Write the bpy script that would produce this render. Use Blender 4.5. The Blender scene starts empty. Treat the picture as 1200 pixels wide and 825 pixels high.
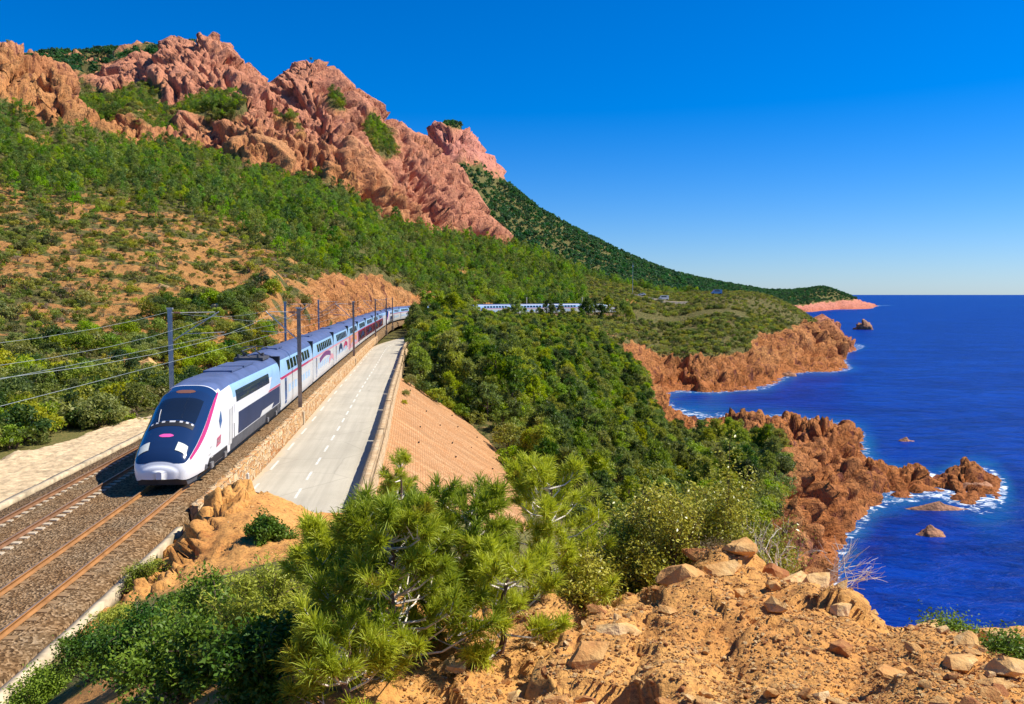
import bpy, bmesh, math, random
import numpy as np
from mathutils import Vector, Matrix

R = math.radians
random.seed(7)
rng = np.random.default_rng(11)
sc = bpy.context.scene
COL = sc.collection

# ------------------------------------------------------------------ camera, sky, sun, exposure
CAMZ = 8.2                      # metres above the rail heads
PITCH = math.atan(67.5 / 1000)
cam_data = bpy.data.cameras.new('camera')
cam_data.sensor_width = 36
cam_data.lens = 30
cam_data.clip_start = 0.1
cam_data.clip_end = 90000
cam = bpy.data.objects.new('camera', cam_data)
cam.location = (0, 0, CAMZ)
cam.rotation_euler = (R(90) - PITCH, 0, 0)
COL.objects.link(cam)
sc.camera = cam

SUN_ELEV = R(50)
SUN_AZ = R(82)                  # clockwise from +Y: the sun stands to the right, a little ahead
world = bpy.data.worlds.new('World')
sc.world = world
world.use_nodes = True
wn = world.node_tree
wn.nodes.clear()
sky = wn.nodes.new('ShaderNodeTexSky')
sky.sky_type = 'NISHITA'
sky.sun_disc = False
sky.sun_elevation = SUN_ELEV
sky.sun_rotation = SUN_AZ
sky.altitude = 0
sky.air_density = 1.0
sky.dust_density = 0.15
sky.ozone_density = 4.0
hs = wn.nodes.new('ShaderNodeHueSaturation')
hs.inputs['Hue'].default_value = 0.500
hs.inputs['Saturation'].default_value = 1.26
hs.inputs['Value'].default_value = 1.0
bg = wn.nodes.new('ShaderNodeBackground')
bg.inputs['Strength'].default_value = 0.082
wo = wn.nodes.new('ShaderNodeOutputWorld')
tint = wn.nodes.new('ShaderNodeMix'); tint.data_type = 'RGBA'; tint.blend_type = 'MULTIPLY'
tint.inputs[0].default_value = 1.0
tint.inputs[7].default_value = (0.67, 0.845, 1.22, 1)
wn.links.new(sky.outputs[0], tint.inputs[6])
wn.links.new(tint.outputs[2], hs.inputs['Color'])
wn.links.new(hs.outputs[0], bg.inputs['Color'])
wn.links.new(bg.outputs[0], wo.inputs['Surface'])

sun_data = bpy.data.lights.new('sun', 'SUN')
sun_data.energy = 5.0
sun_data.angle = R(0.5)
sun_data.color = (1.0, 0.94, 0.84)
sun = bpy.data.objects.new('sun', sun_data)
sun_dir = Vector((math.sin(SUN_AZ) * math.cos(SUN_ELEV), math.cos(SUN_AZ) * math.cos(SUN_ELEV), math.sin(SUN_ELEV)))
sun.rotation_euler = sun_dir.to_track_quat('Z', 'Y').to_euler()
sun.location = (60, 0, 80)
COL.objects.link(sun)

sc.view_settings.view_transform = 'Standard'
sc.view_settings.look = 'None'
sc.view_settings.gamma = 1.0
sc.view_settings.exposure = 0.50
sc.view_settings.use_curve_mapping = False
sc.cycles.max_bounces = 6
sc.cycles.diffuse_bounces = 3
sc.cycles.glossy_bounces = 2
sc.cycles.transmission_bounces = 4
sc.cycles.transparent_max_bounces = 4
sc.cycles.caustics_reflective = False
sc.cycles.caustics_refractive = False

# ------------------------------------------------------------------ numpy noise
_perm = np.random.default_rng(5).permutation(256).astype(np.int64)
_perm = np.concatenate([_perm, _perm, _perm])
_grad = np.random.default_rng(6).normal(size=(256, 3))
_grad /= np.linalg.norm(_grad, axis=1)[:, None]

def _hash3(i, j, k):
    return _perm[_perm[_perm[i & 255] + (j & 255)] + (k & 255)]

def perlin(x, y, z):
    x, y, z = np.broadcast_arrays(np.asarray(x, float), np.asarray(y, float), np.asarray(z, float))
    xi = np.floor(x).astype(np.int64); yi = np.floor(y).astype(np.int64); zi = np.floor(z).astype(np.int64)
    xf, yf, zf = x - xi, y - yi, z - zi
    u = xf * xf * xf * (xf * (xf * 6 - 15) + 10)
    v = yf * yf * yf * (yf * (yf * 6 - 15) + 10)
    w = zf * zf * zf * (zf * (zf * 6 - 15) + 10)
    def g(a, b, c):
        gr = _grad[_hash3(xi + a, yi + b, zi + c)]
        return gr[..., 0] * (xf - a) + gr[..., 1] * (yf - b) + gr[..., 2] * (zf - c)
    x00 = g(0, 0, 0) * (1 - u) + g(1, 0, 0) * u
    x10 = g(0, 1, 0) * (1 - u) + g(1, 1, 0) * u
    x01 = g(0, 0, 1) * (1 - u) + g(1, 0, 1) * u
    x11 = g(0, 1, 1) * (1 - u) + g(1, 1, 1) * u
    return ((x00 * (1 - v) + x10 * v) * (1 - w) + (x01 * (1 - v) + x11 * v) * w) * 1.6

def fbm(x, y, z, oct=4, lac=2.05, gain=0.5):
    a, s, t = 1.0, 0.0, 0.0
    for o in range(oct):
        s = s + a * perlin(x, y, z); t += a
        x, y, z = x * lac + 17.3, y * lac + 5.1, z * lac + 9.7
        a *= gain
    return s / t

def ridged(x, y, z, oct=4, lac=2.1, gain=0.5):
    a, s, t = 1.0, 0.0, 0.0
    for o in range(oct):
        s = s + a * (1 - np.abs(perlin(x, y, z)) * 2.0); t += a
        x, y, z = x * lac + 11.3, y * lac + 3.7, z * lac + 6.1
        a *= gain
    return s / t

def voronoi(x, y, z):
    """distance to nearest and second nearest feature point, and a random value of the cell"""
    xi = np.floor(x).astype(np.int64); yi = np.floor(y).astype(np.int64); zi = np.floor(z).astype(np.int64)
    f1 = np.full(x.shape, 9.0); f2 = np.full(x.shape, 9.0); cid = np.zeros(x.shape); tilt = np.zeros(x.shape)
    for a in (-1, 0, 1):
        for b in (-1, 0, 1):
            for c in (-1, 0, 1):
                h = _hash3(xi + a, yi + b, zi + c)
                px = xi + a + (h % 16) / 16.0
                py = yi + b + ((h // 16) % 16) / 16.0
                pz = zi + c + _perm[h + 31] / 256.0
                d = np.sqrt((px - x) ** 2 + (py - y) ** 2 + (pz - z) ** 2)
                near = d < f1
                f2 = np.where(near, f1, np.minimum(f2, d))
                cid = np.where(near, _perm[h + 77] / 255.0, cid)
                tl = (px - x) * (_perm[h + 13] / 127.5 - 1) + (py - y) * (_perm[h + 41] / 127.5 - 1) + (pz - z) * (_perm[h + 63] / 127.5 - 1)
                tilt = np.where(near, tl, tilt)
                f1 = np.where(near, d, f1)
    return f1, f2, cid, tilt

def sstep(a, b, x):
    t = np.clip((np.asarray(x, float) - a) / (b - a), 0, 1)
    return t * t * (3 - 2 * t)

# ------------------------------------------------------------------ object helpers
def tag(o, label=None, cat=None, group=None, kind=None):
    if label: o['label'] = label
    if cat: o['category'] = cat
    if group: o['group'] = group
    if kind: o['kind'] = kind
    return o

def empty(name, loc=(0, 0, 0), rz=0.0):
    o = bpy.data.objects.new(name, None)
    o.location = loc
    o.rotation_euler = (0, 0, rz)
    o.empty_display_size = 0.3
    COL.objects.link(o)
    return o

def mesh_np(name, verts, quads=None, tris=None, mats=None, midx=None, smooth=False):
    """mesh from numpy arrays of vertices and quad / triangle indices"""
    me = bpy.data.meshes.new(name)
    verts = np.asarray(verts, dtype=np.float32)
    nq = 0 if quads is None else len(quads)
    nt = 0 if tris is None else len(tris)
    me.vertices.add(len(verts))
    me.vertices.foreach_set('co', verts.ravel())
    idx = []
    if nq: idx.append(np.asarray(quads, dtype=np.int32).ravel())
    if nt: idx.append(np.asarray(tris, dtype=np.int32).ravel())
    idx = np.concatenate(idx) if idx else np.zeros(0, np.int32)
    me.loops.add(len(idx))
    me.loops.foreach_set('vertex_index', idx)
    me.polygons.add(nq + nt)
    st = np.concatenate([np.arange(nq) * 4, nq * 4 + np.arange(nt) * 3]).astype(np.int32)
    me.polygons.foreach_set('loop_start', st)
    if smooth:
        me.polygons.foreach_set('use_smooth', np.ones(nq + nt, dtype=bool))
    if midx is not None:
        me.polygons.foreach_set('material_index', np.asarray(midx, dtype=np.int32))
    for m in (mats or []):
        me.materials.append(m)
    me.update(calc_edges=True)
    return me

def link(name, me, parent=None, loc=None):
    o = bpy.data.objects.new(name, me)
    if parent is not None: o.parent = parent
    if loc is not None: o.location = loc
    COL.objects.link(o)
    return o

def attr(me, name, vals):
    a = me.attributes.new(name, 'FLOAT', 'POINT')
    a.data.foreach_set('value', np.asarray(vals, dtype=np.float32))

class MB:
    """collects simple shapes into one mesh"""
    def __init__(self): self.v = []; self.f = []
    def add(self, vs, fs):
        n = len(self.v)
        self.v += [tuple(p) for p in vs]
        self.f += [tuple(i + n for i in f) for f in fs]
        return self
    def box(self, x0, x1, y0, y1, z0, z1):
        vs = [(x0, y0, z0), (x1, y0, z0), (x1, y1, z0), (x0, y1, z0), (x0, y0, z1), (x1, y0, z1), (x1, y1, z1), (x0, y1, z1)]
        return self.add(vs, [(3, 2, 1, 0), (4, 5, 6, 7), (0, 1, 5, 4), (1, 2, 6, 5), (2, 3, 7, 6), (3, 0, 4, 7)])
    def tube(self, pts, r, n=6, r1=None, cap=True):
        pts = [Vector(p) for p in pts]
        m = len(pts)
        r1 = r if r1 is None else r1
        rings = []
        for i, p in enumerate(pts):
            d = (pts[min(i + 1, m - 1)] - pts[max(i - 1, 0)]).normalized()
            up = Vector((0, 0, 1)) if abs(d.z) < 0.95 else Vector((1, 0, 0))
            s = d.cross(up).normalized(); t = s.cross(d)
            rr = r + (r1 - r) * i / max(m - 1, 1)
            rings.append([p + (s * math.cos(2 * math.pi * k / n) + t * math.sin(2 * math.pi * k / n)) * rr for k in range(n)])
        vs = [q for ring in rings for q in ring]
        fs = [(i * n + k, i * n + (k + 1) % n, (i + 1) * n + (k + 1) % n, (i + 1) * n + k) for i in range(m - 1) for k in range(n)]
        if cap:
            fs += [tuple(range(n - 1, -1, -1)), tuple((m - 1) * n + k for k in range(n))]
        return self.add(vs, fs)
    def cyl_x(self, x0, x1, cy, cz, r, n=20):
        vs = [(x, cy + r * math.cos(2 * math.pi * k / n), cz + r * math.sin(2 * math.pi * k / n)) for x in (x0, x1) for k in range(n)]
        fs = [(k, (k + 1) % n, n + (k + 1) % n, n + k) for k in range(n)] + [tuple(range(n - 1, -1, -1)), tuple(range(n, 2 * n))]
        return self.add(vs, fs)
    def mesh(self, name, m, smooth=False):
        me = bpy.data.meshes.new(name)
        me.from_pydata(self.v, [], self.f)
        me.materials.append(m)
        if smooth:
            me.polygons.foreach_set('use_smooth', np.ones(len(me.polygons), dtype=bool))
        me.update()
        return me
    def build(self, name, m, parent=None, loc=None, smooth=False):
        return link(name, self.mesh(name, m, smooth), parent, loc)

def copy_tree(o, parent=None):
    c = o.copy()
    COL.objects.link(c)
    c.parent = parent
    for ch in list(o.children):
        copy_tree(ch, c)
    return c

# ------------------------------------------------------------------ materials
def nmat(name):
    m = bpy.data.materials.new(name)
    m.use_nodes = True
    nt = m.node_tree
    nt.nodes.clear()
    out = nt.nodes.new('ShaderNodeOutputMaterial')
    return m, nt, out

def N(nt, typ, **kw):
    n = nt.nodes.new(typ)
    for k, v in kw.items():
        if k in n.inputs: n.inputs[k].default_value = v
        else: setattr(n, k, v)
    return n

def math_node(nt, op, a, b=None, clamp=False):
    n = nt.nodes.new('ShaderNodeMath'); n.operation = op; n.use_clamp = clamp
    for i, s in enumerate((a, b)):
        if s is None: continue
        if isinstance(s, (int, float)): n.inputs[i].default_value = s
        else: nt.links.new(s, n.inputs[i])
    return n.outputs[0]

def mixc(nt, fac, a, b, mode='MIX'):
    n = nt.nodes.new('ShaderNodeMix'); n.data_type = 'RGBA'; n.blend_type = mode
    n.clamp_factor = True
    for s, i in ((fac, 0), (a, 6), (b, 7)):
        if isinstance(s, (int, float)): n.inputs[i].default_value = s
        elif isinstance(s, tuple): n.inputs[i].default_value = (*s, 1)
        else: nt.links.new(s, n.inputs[i])
    return n.outputs[2]

def noise(nt, vec, scale, detail=4, rough=0.55, dist=0.0):
    n = N(nt, 'ShaderNodeTexNoise', Scale=scale, Detail=detail, Roughness=rough, Distortion=dist)
    if vec is not None: nt.links.new(vec, n.inputs['Vector'])
    return n.outputs[0]

def ramp(nt, fac, stops):
    n = nt.nodes.new('ShaderNodeValToRGB')
    e = n.color_ramp.elements
    while len(e) < len(stops): e.new(0.5)
    for el, (p, c) in zip(e, stops):
        el.position = p
        el.color = (*c, 1) if isinstance(c, tuple) else (c, c, c, 1)
    nt.links.new(fac, n.inputs[0])
    return n.outputs[0]

def bump(nt, h, strength, dist, prev=None):
    b = N(nt, 'ShaderNodeBump', Strength=strength, Distance=dist)
    nt.links.new(h, b.inputs['Height'])
    if prev is not None: nt.links.new(prev, b.inputs['Normal'])
    return b.outputs[0]

def coords(nt, kind='Object'):
    return nt.nodes.new('ShaderNodeTexCoord').outputs[kind]

def simple(name, col, rough=0.5, metal=0.0, spec=0.5, var=0.0, vscale=3.0, bmp=0.0, bscale=20.0, bdist=0.01, coat=0.0):
    m, nt, out = nmat(name)
    p = N(nt, 'ShaderNodeBsdfPrincipled', Roughness=rough, Metallic=metal)
    p.inputs['Base Color'].default_value = (*col, 1)
    p.inputs['Specular IOR Level'].default_value = spec
    p.inputs['Coat Weight'].default_value = coat
    c = coords(nt)
    if var > 0:
        n1 = noise(nt, c, vscale, 6, 0.6)
        dark = tuple(v * (1 - var) for v in col); lite = tuple(min(1, v * (1 + var)) for v in col)
        nt.links.new(ramp(nt, n1, [(0.3, dark), (0.7, lite)]), p.inputs['Base Color'])
    if bmp > 0:
        nt.links.new(bump(nt, noise(nt, c, bscale, 5, 0.6), bmp, bdist), p.inputs['Normal'])
    nt.links.new(p.outputs[0], out.inputs[0])
    return m

def foliage(name, dark, lite, trans=0.42, rough=0.5, scale=1.2, dry=None, vary=True):
    m, nt, out = nmat(name)
    c = coords(nt)
    oi = nt.nodes.new('ShaderNodeObjectInfo')
    n1 = noise(nt, c, scale, 3, 0.6)
    f = math_node(nt, 'ADD', math_node(nt, 'MULTIPLY', n1, 1.1), math_node(nt, 'MULTIPLY', math_node(nt, 'SUBTRACT', oi.outputs['Random'], 0.45), 0.75), True)
    col = ramp(nt, f, [(0.25, dark), (0.75, lite)])
    if dry:
        gt = math_node(nt, 'GREATER_THAN', noise(nt, c, scale * 2.3, 2, 0.5), 0.66)
        col = mixc(nt, math_node(nt, 'MULTIPLY', gt, 0.55), col, dry)
    r2 = math_node(nt, 'FRACT', math_node(nt, 'MULTIPLY', oi.outputs['Random'], 17.31))
    r3 = math_node(nt, 'FRACT', math_node(nt, 'MULTIPLY', oi.outputs['Random'], 53.7))
    hsv = nt.nodes.new('ShaderNodeHueSaturation')
    nt.links.new(math_node(nt, 'ADD', 0.462, math_node(nt, 'MULTIPLY', r2, 0.068)), hsv.inputs['Hue'])
    nt.links.new(math_node(nt, 'ADD', 0.78, math_node(nt, 'MULTIPLY', r3, 0.30)), hsv.inputs['Saturation'])
    nt.links.new(math_node(nt, 'ADD', 0.80, math_node(nt, 'MULTIPLY', r3, 0.55)), hsv.inputs['Value'])
    nt.links.new(col, hsv.inputs['Color'])
    if vary: col = hsv.outputs[0]
    p = N(nt, 'ShaderNodeBsdfPrincipled', Roughness=rough)
    p.inputs['Specular IOR Level'].default_value = 0.25
    nt.links.new(col, p.inputs['Base Color'])
    t = nt.nodes.new('ShaderNodeBsdfTranslucent')
    nt.links.new(mixc(nt, 1.0, col, (1.0, 1.0, 0.55), 'MULTIPLY'), t.inputs[0])
    mx = nt.nodes.new('ShaderNodeMixShader')
    mx.inputs[0].default_value = trans
    nt.links.new(p.outputs[0], mx.inputs[1]); nt.links.new(t.outputs[0], mx.inputs[2])
    nt.links.new(mx.outputs[0], out.inputs[0])
    return m

M = {}
M['pine'] = foliage('pine_needles', (0.045, 0.100, 0.010), (0.32, 0.38, 0.026))
M['pine_hill'] = foliage('hillside_pine_needles', (0.065, 0.145, 0.010), (0.26, 0.38, 0.020))
M['scrub'] = foliage('scrub_leaves', (0.080, 0.125, 0.012), (0.36, 0.37, 0.050))
M['scrub_dry'] = foliage('dry_scrub_leaves', (0.17, 0.13, 0.050), (0.40, 0.31, 0.16))
M['ever'] = foliage('evergreen_leaves', (0.045, 0.100, 0.010), (0.32, 0.37, 0.024))
M['far_haze_green'] = foliage('haze_tinted_leaves', (0.012, 0.085, 0.030), (0.060, 0.190, 0.050))  # bluish tint painted into the leaves in place of distance haze
M['near_needles'] = foliage('long_pine_needles', (0.13, 0.22, 0.014), (0.50, 0.54, 0.040), trans=0.35, scale=1.6, dry=(0.36, 0.22, 0.04), vary=False)
M['mastic'] = foliage('mastic_leaves', (0.13, 0.18, 0.018), (0.52, 0.48, 0.065), trans=0.25, rough=0.32, scale=3.0, dry=(0.62, 0.50, 0.16), vary=False)
M['bush'] = foliage('bush_leaves', (0.050, 0.130, 0.012), (0.23, 0.33, 0.030), trans=0.3, scale=1.5, vary=False)
M['broom'] = foliage('light_broom_leaves', (0.15, 0.21, 0.015), (0.42, 0.45, 0.055), trans=0.3, scale=1.5, vary=False)
M['bark'] = simple('bark', (0.16, 0.10, 0.07), 0.9, var=0.4, vscale=9, bmp=0.6, bscale=30)
M['bark_pale'] = simple('pale_dead_wood', (0.70, 0.62, 0.52), 0.8, var=0.3, vscale=9, bmp=0.4, bscale=30)

def make_terrain_mat(name, near):
    m, nt, out = nmat(name)
    c = coords(nt)
    a_rock = nt.nodes.new('ShaderNodeAttribute'); a_rock.attribute_name = 'rock'
    a_veg = nt.nodes.new('ShaderNodeAttribute'); a_veg.attribute_name = 'veg'
    a_red = nt.nodes.new('ShaderNodeAttribute'); a_red.attribute_name = 'red'
    a_brn = nt.nodes.new('ShaderNodeAttribute'); a_brn.attribute_name = 'brown'
    s = 1.0 if near else 0.12
    big = noise(nt, c, 0.35 * s, 5, 0.6, 0.4)
    mid = noise(nt, c, 1.9 * s, 6, 0.65)
    fine = noise(nt, c, 11.0 * s, 5, 0.7)
    # rock: ochre to red rhyolite
    rk = ramp(nt, big, [(0.25, (0.46, 0.165, 0.042) if near else (0.42, 0.155, 0.055)), (0.5, (0.64, 0.31, 0.085) if near else (0.58, 0.26, 0.090)), (0.8, (0.74, 0.44, 0.14) if near else (0.72, 0.40, 0.16))])
    rk = mixc(nt, ramp(nt, mid, [(0.35, 0.0), (0.65, 0.7)]), rk, (0.66, 0.33, 0.09) if near else (0.62, 0.27, 0.09))
    rk = mixc(nt, ramp(nt, fine, [(0.32, 0.75), (0.52, 0.0)]), rk, (0.17, 0.062, 0.030))  # cavity shade painted into the rock where the fine noise is low
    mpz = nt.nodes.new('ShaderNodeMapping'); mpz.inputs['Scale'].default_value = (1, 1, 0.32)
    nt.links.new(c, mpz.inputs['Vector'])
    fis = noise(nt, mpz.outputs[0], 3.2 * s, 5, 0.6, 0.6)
    red = mixc(nt, mid, (0.50, 0.16, 0.115), (0.76, 0.36, 0.235))
    rk = mixc(nt, a_red.outputs['Fac'], rk, red)
    rk = mixc(nt, a_brn.outputs['Fac'], rk, mixc(nt, 1.0, rk, (0.82, 0.66, 0.56), 'MULTIPLY'))
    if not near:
        rk = mixc(nt, ramp(nt, fis, [(0.35, 0.8), (0.45, 0.0)]), rk, (0.13, 0.036, 0.036))  # crevice shadow painted in: dark purple-brown where the fissure noise is low
    # bare earth
    earth = ramp(nt, mid, [(0.3, (0.42, 0.19, 0.055)), (0.6, (0.58, 0.29, 0.085)), (0.8, (0.66, 0.39, 0.14))])
    earth = mixc(nt, ramp(nt, fine, [(0.35, 0.5), (0.6, 0.0)]), earth, (0.24, 0.115, 0.045))
    col = mixc(nt, a_rock.outputs['Fac'], earth, rk)
    veg = ramp(nt, fine, [(0.30, (0.050, 0.075, 0.014)), (0.50, (0.13, 0.125, 0.035)), (0.68, (0.32, 0.21, 0.080))])
    vf = math_node(nt, 'ADD', a_veg.outputs['Fac'], math_node(nt, 'MULTIPLY', math_node(nt, 'SUBTRACT', mid, 0.5), 0.8))
    col = mixc(nt, ramp(nt, vf, [(0.40, 0.0), (0.60, 1.0)]), col, veg)
    p = N(nt, 'ShaderNodeBsdfPrincipled', Roughness=0.95)
    p.inputs['Specular IOR Level'].default_value = 0.15
    nt.links.new(col, p.inputs['Base Color'])
    if near:
        b = bump(nt, mid, 0.6, 0.12)
        b = bump(nt, noise(nt, c, 34, 4, 0.7), 0.8, 0.02, b)
        b = bump(nt, fine, 0.7, 0.05, b)
    else:
        b = bump(nt, mid, 0.8, 2.2)
        b = bump(nt, fis, 0.9, 2.6, b)
        b = bump(nt, fine, 0.8, 0.6, b)
    nt.links.new(b, p.inputs['Normal'])
    nt.links.new(p.outputs[0], out.inputs[0])
    return m
M['ground_near'] = make_terrain_mat('rocky_ground', True)
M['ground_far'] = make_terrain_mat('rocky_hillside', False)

def make_rock_mat():
    m, nt, out = nmat('orange_rock')
    c = coords(nt)
    oi = nt.nodes.new('ShaderNodeObjectInfo')
    n1 = noise(nt, c, 2.2, 6, 0.65)
    f = math_node(nt, 'ADD', n1, math_node(nt, 'MULTIPLY', math_node(nt, 'SUBTRACT', oi.outputs['Random'], 0.5), 0.5))
    col = ramp(nt, f, [(0.22, (0.34, 0.13, 0.045)), (0.40, (0.55, 0.27, 0.085)), (0.60, (0.66, 0.39, 0.14)), (0.85, (0.76, 0.54, 0.28))])
    p = N(nt, 'ShaderNodeBsdfPrincipled', Roughness=0.9)
    p.inputs['Specular IOR Level'].default_value = 0.2
    nt.links.new(col, p.inputs['Base Color'])
    b = bump(nt, noise(nt, c, 7, 5, 0.65), 0.6, 0.06)
    nt.links.new(bump(nt, noise(nt, c, 40, 3, 0.65), 0.5, 0.01, b), p.inputs['Normal'])
    nt.links.new(p.outputs[0], out.inputs[0])
    return m
M['rock'] = make_rock_mat()
M['sea_rock'] = simple('dark_wet_rock', (0.36, 0.16, 0.070), 0.8, var=0.5, vscale=0.5, bmp=0.9, bscale=1.2, bdist=0.5)

def make_sea():
    m, nt, out = nmat('sea_water')
    c = coords(nt)
    a_d = nt.nodes.new('ShaderNodeAttribute'); a_d.attribute_name = 'shallow'
    a_f = nt.nodes.new('ShaderNodeAttribute'); a_f.attribute_name = 'foam'
    mp = nt.nodes.new('ShaderNodeMapping')
    mp.inputs['Scale'].default_value = (0.45, 1.0, 1.0)
    mp.inputs['Rotation'].default_value = (0, 0, R(12))
    nt.links.new(c, mp.inputs['Vector'])
    w1 = noise(nt, mp.outputs[0], 0.035, 5, 0.6)
    w2 = noise(nt, mp.outputs[0], 0.30, 5, 0.65, 0.6)
    w3 = noise(nt, mp.outputs[0], 1.6, 4, 0.6, 0.5)
    deep = mixc(nt, ramp(nt, w1, [(0.3, 0.0), (0.7, 1.0)]), (0.0006, 0.013, 0.165), (0.0015, 0.038, 0.30))
    deep = mixc(nt, ramp(nt, w2, [(0.42, 0.0), (0.66, 0.75)]), deep, (0.0004, 0.006, 0.070))
    deep = mixc(nt, ramp(nt, w3, [(0.52, 0.0), (0.72, 0.5)]), deep, (0.003, 0.060, 0.36))
    teal = mixc(nt, w2, (0.004, 0.085, 0.24), (0.012, 0.17, 0.34))
    col = mixc(nt, math_node(nt, 'MULTIPLY', a_d.outputs['Fac'], ramp(nt, w2, [(0.2, 0.55), (0.7, 1.0)])), deep, teal)
    fo = noise(nt, c, 0.55, 6, 0.7, 1.0)
    ff = ramp(nt, math_node(nt, 'ADD', a_f.outputs['Fac'], math_node(nt, 'MULTIPLY', math_node(nt, 'SUBTRACT', fo, 0.5), 2.2)), [(0.74, 0.0), (1.0, 1.0)])
    col = mixc(nt, ff, col, (0.80, 0.86, 0.88))
    p = N(nt, 'ShaderNodeBsdfPrincipled', Roughness=0.34, IOR=1.33)
    p.inputs['Specular IOR Level'].default_value = 0.07
    nt.links.new(col, p.inputs['Base Color'])
    b = bump(nt, w2, 0.9, 1.2)
    b = bump(nt, w3, 0.7, 0.22, b)
    nt.links.new(b, p.inputs['Normal'])
    nt.links.new(p.outputs[0], out.inputs[0])
    return m
M['sea'] = make_sea()

def make_ballast():
    m, nt, out = nmat('ballast')
    c = coords(nt)
    v = nt.nodes.new('ShaderNodeTexVoronoi'); v.inputs['Scale'].default_value = 14
    nt.links.new(c, v.inputs['Vector'])
    big = noise(nt, c, 0.5, 4, 0.6)
    st = ramp(nt, v.outputs['Color'], [(0.1, (0.07, 0.045, 0.024)), (0.5, (0.20, 0.135, 0.070)), (0.9, (0.42, 0.32, 0.20))])
    rust = ramp(nt, big, [(0.35, 0.15), (0.65, 0.55)])
    col = mixc(nt, rust, st, mixc(nt, 1.0, st, (1.0, 0.66, 0.36), 'MULTIPLY'))
    p = N(nt, 'ShaderNodeBsdfPrincipled', Roughness=0.95)
    p.inputs['Specular IOR Level'].default_value = 0.1
    nt.links.new(col, p.inputs['Base Color'])
    nt.links.new(bump(nt, v.outputs['Distance'], 1.0, 0.07), p.inputs['Normal'])
    nt.links.new(p.outputs[0], out.inputs[0])
    return m
M['ballast'] = make_ballast()
M['sand'] = simple('pale_gravel', (0.58, 0.43, 0.25), 0.95, spec=0.1, var=0.4, vscale=2.6, bmp=0.7, bscale=7, bdist=0.05)
M['concrete'] = simple('pale_concrete', (0.48, 0.385, 0.25), 0.9, spec=0.2, var=0.45, vscale=1.6, bmp=0.3, bscale=14)
M['sleeper'] = simple('concrete_sleeper', (0.52, 0.43, 0.30), 0.9, spec=0.2, var=0.3, vscale=3)
M['sleeper_brown'] = simple('rust_stained_sleeper', (0.30, 0.19, 0.095), 0.9, spec=0.2, var=0.35, vscale=3)
M['rail'] = simple('rusty_rail', (0.34, 0.155, 0.045), 0.6, 0.0, 0.4, var=0.3, vscale=2)
M['rail_far'] = simple('dark_rusty_rail', (0.22, 0.105, 0.045), 0.6, 0.0, 0.4, var=0.3, vscale=2)
M['rail_top'] = simple('worn_rail_head', (0.50, 0.34, 0.22), 0.35, 0.6, 0.5, var=0.2, vscale=1)

def make_asphalt():
    m, nt, out = nmat('worn_asphalt')
    c = coords(nt)
    big = noise(nt, c, 0.25, 5, 0.6)
    fine = noise(nt, c, 30, 3, 0.7)
    col = ramp(nt, big, [(0.3, (0.46, 0.415, 0.31)), (0.7, (0.56, 0.505, 0.38))])
    col = mixc(nt, ramp(nt, fine, [(0.35, 0.25), (0.6, 0.0)]), col, (0.17, 0.15, 0.12))
    # tar-filled cracks and a few patches
    v = nt.nodes.new('ShaderNodeTexVoronoi'); v.feature = 'DISTANCE_TO_EDGE'; v.inputs['Scale'].default_value = 0.16
    nd = N(nt, 'ShaderNodeTexNoise', Scale=0.9, Detail=4)
    nt.links.new(c, nd.inputs['Vector'])
    nt.links.new(mixc(nt, 0.12, c, nd.outputs['Color'], 'ADD'), v.inputs['Vector'])
    crack = ramp(nt, v.outputs['Distance'], [(0.003, 0.22), (0.010, 0.0)])
    col = mixc(nt, crack, col, (0.12, 0.105, 0.085))
    uv = nt.nodes.new('ShaderNodeUVMap'); sx = nt.nodes.new('ShaderNodeSeparateXYZ'); nt.links.new(uv.outputs[0], sx.inputs[0])
    mpu = nt.nodes.new('ShaderNodeMapping'); mpu.inputs['Scale'].default_value = (0.05, 1.6, 1)
    nt.links.new(uv.outputs[0], mpu.inputs['Vector'])
    lane = noise(nt, mpu.outputs[0], 1.0, 5, 0.65)
    col = mixc(nt, ramp(nt, lane, [(0.36, 0.38), (0.58, 0.0)]), col, (0.30, 0.265, 0.20))
    edge = math_node(nt, 'ABSOLUTE', math_node(nt, 'SUBTRACT', sx.outputs['Y'], 2.95))
    dirt = math_node(nt, 'ADD', edge, math_node(nt, 'MULTIPLY', noise(nt, c, 0.9, 5, 0.7), 1.2))
    col = mixc(nt, ramp(nt, math_node(nt, 'MULTIPLY', dirt, 0.2), [(0.60, 0.0), (0.70, 0.75)]), col, (0.60, 0.44, 0.25))
    p = N(nt, 'ShaderNodeBsdfPrincipled', Roughness=0.9)
    p.inputs['Specular IOR Level'].default_value = 0.2
    nt.links.new(col, p.inputs['Base Color'])
    nt.links.new(bump(nt, fine, 0.3, 0.01), p.inputs['Normal'])
    nt.links.new(p.outputs[0], out.inputs[0])
    return m
M['asphalt'] = make_asphalt()
M['paint'] = simple('road_paint', (0.66, 0.63, 0.53), 0.8, spec=0.2, var=0.3, vscale=5)

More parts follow.
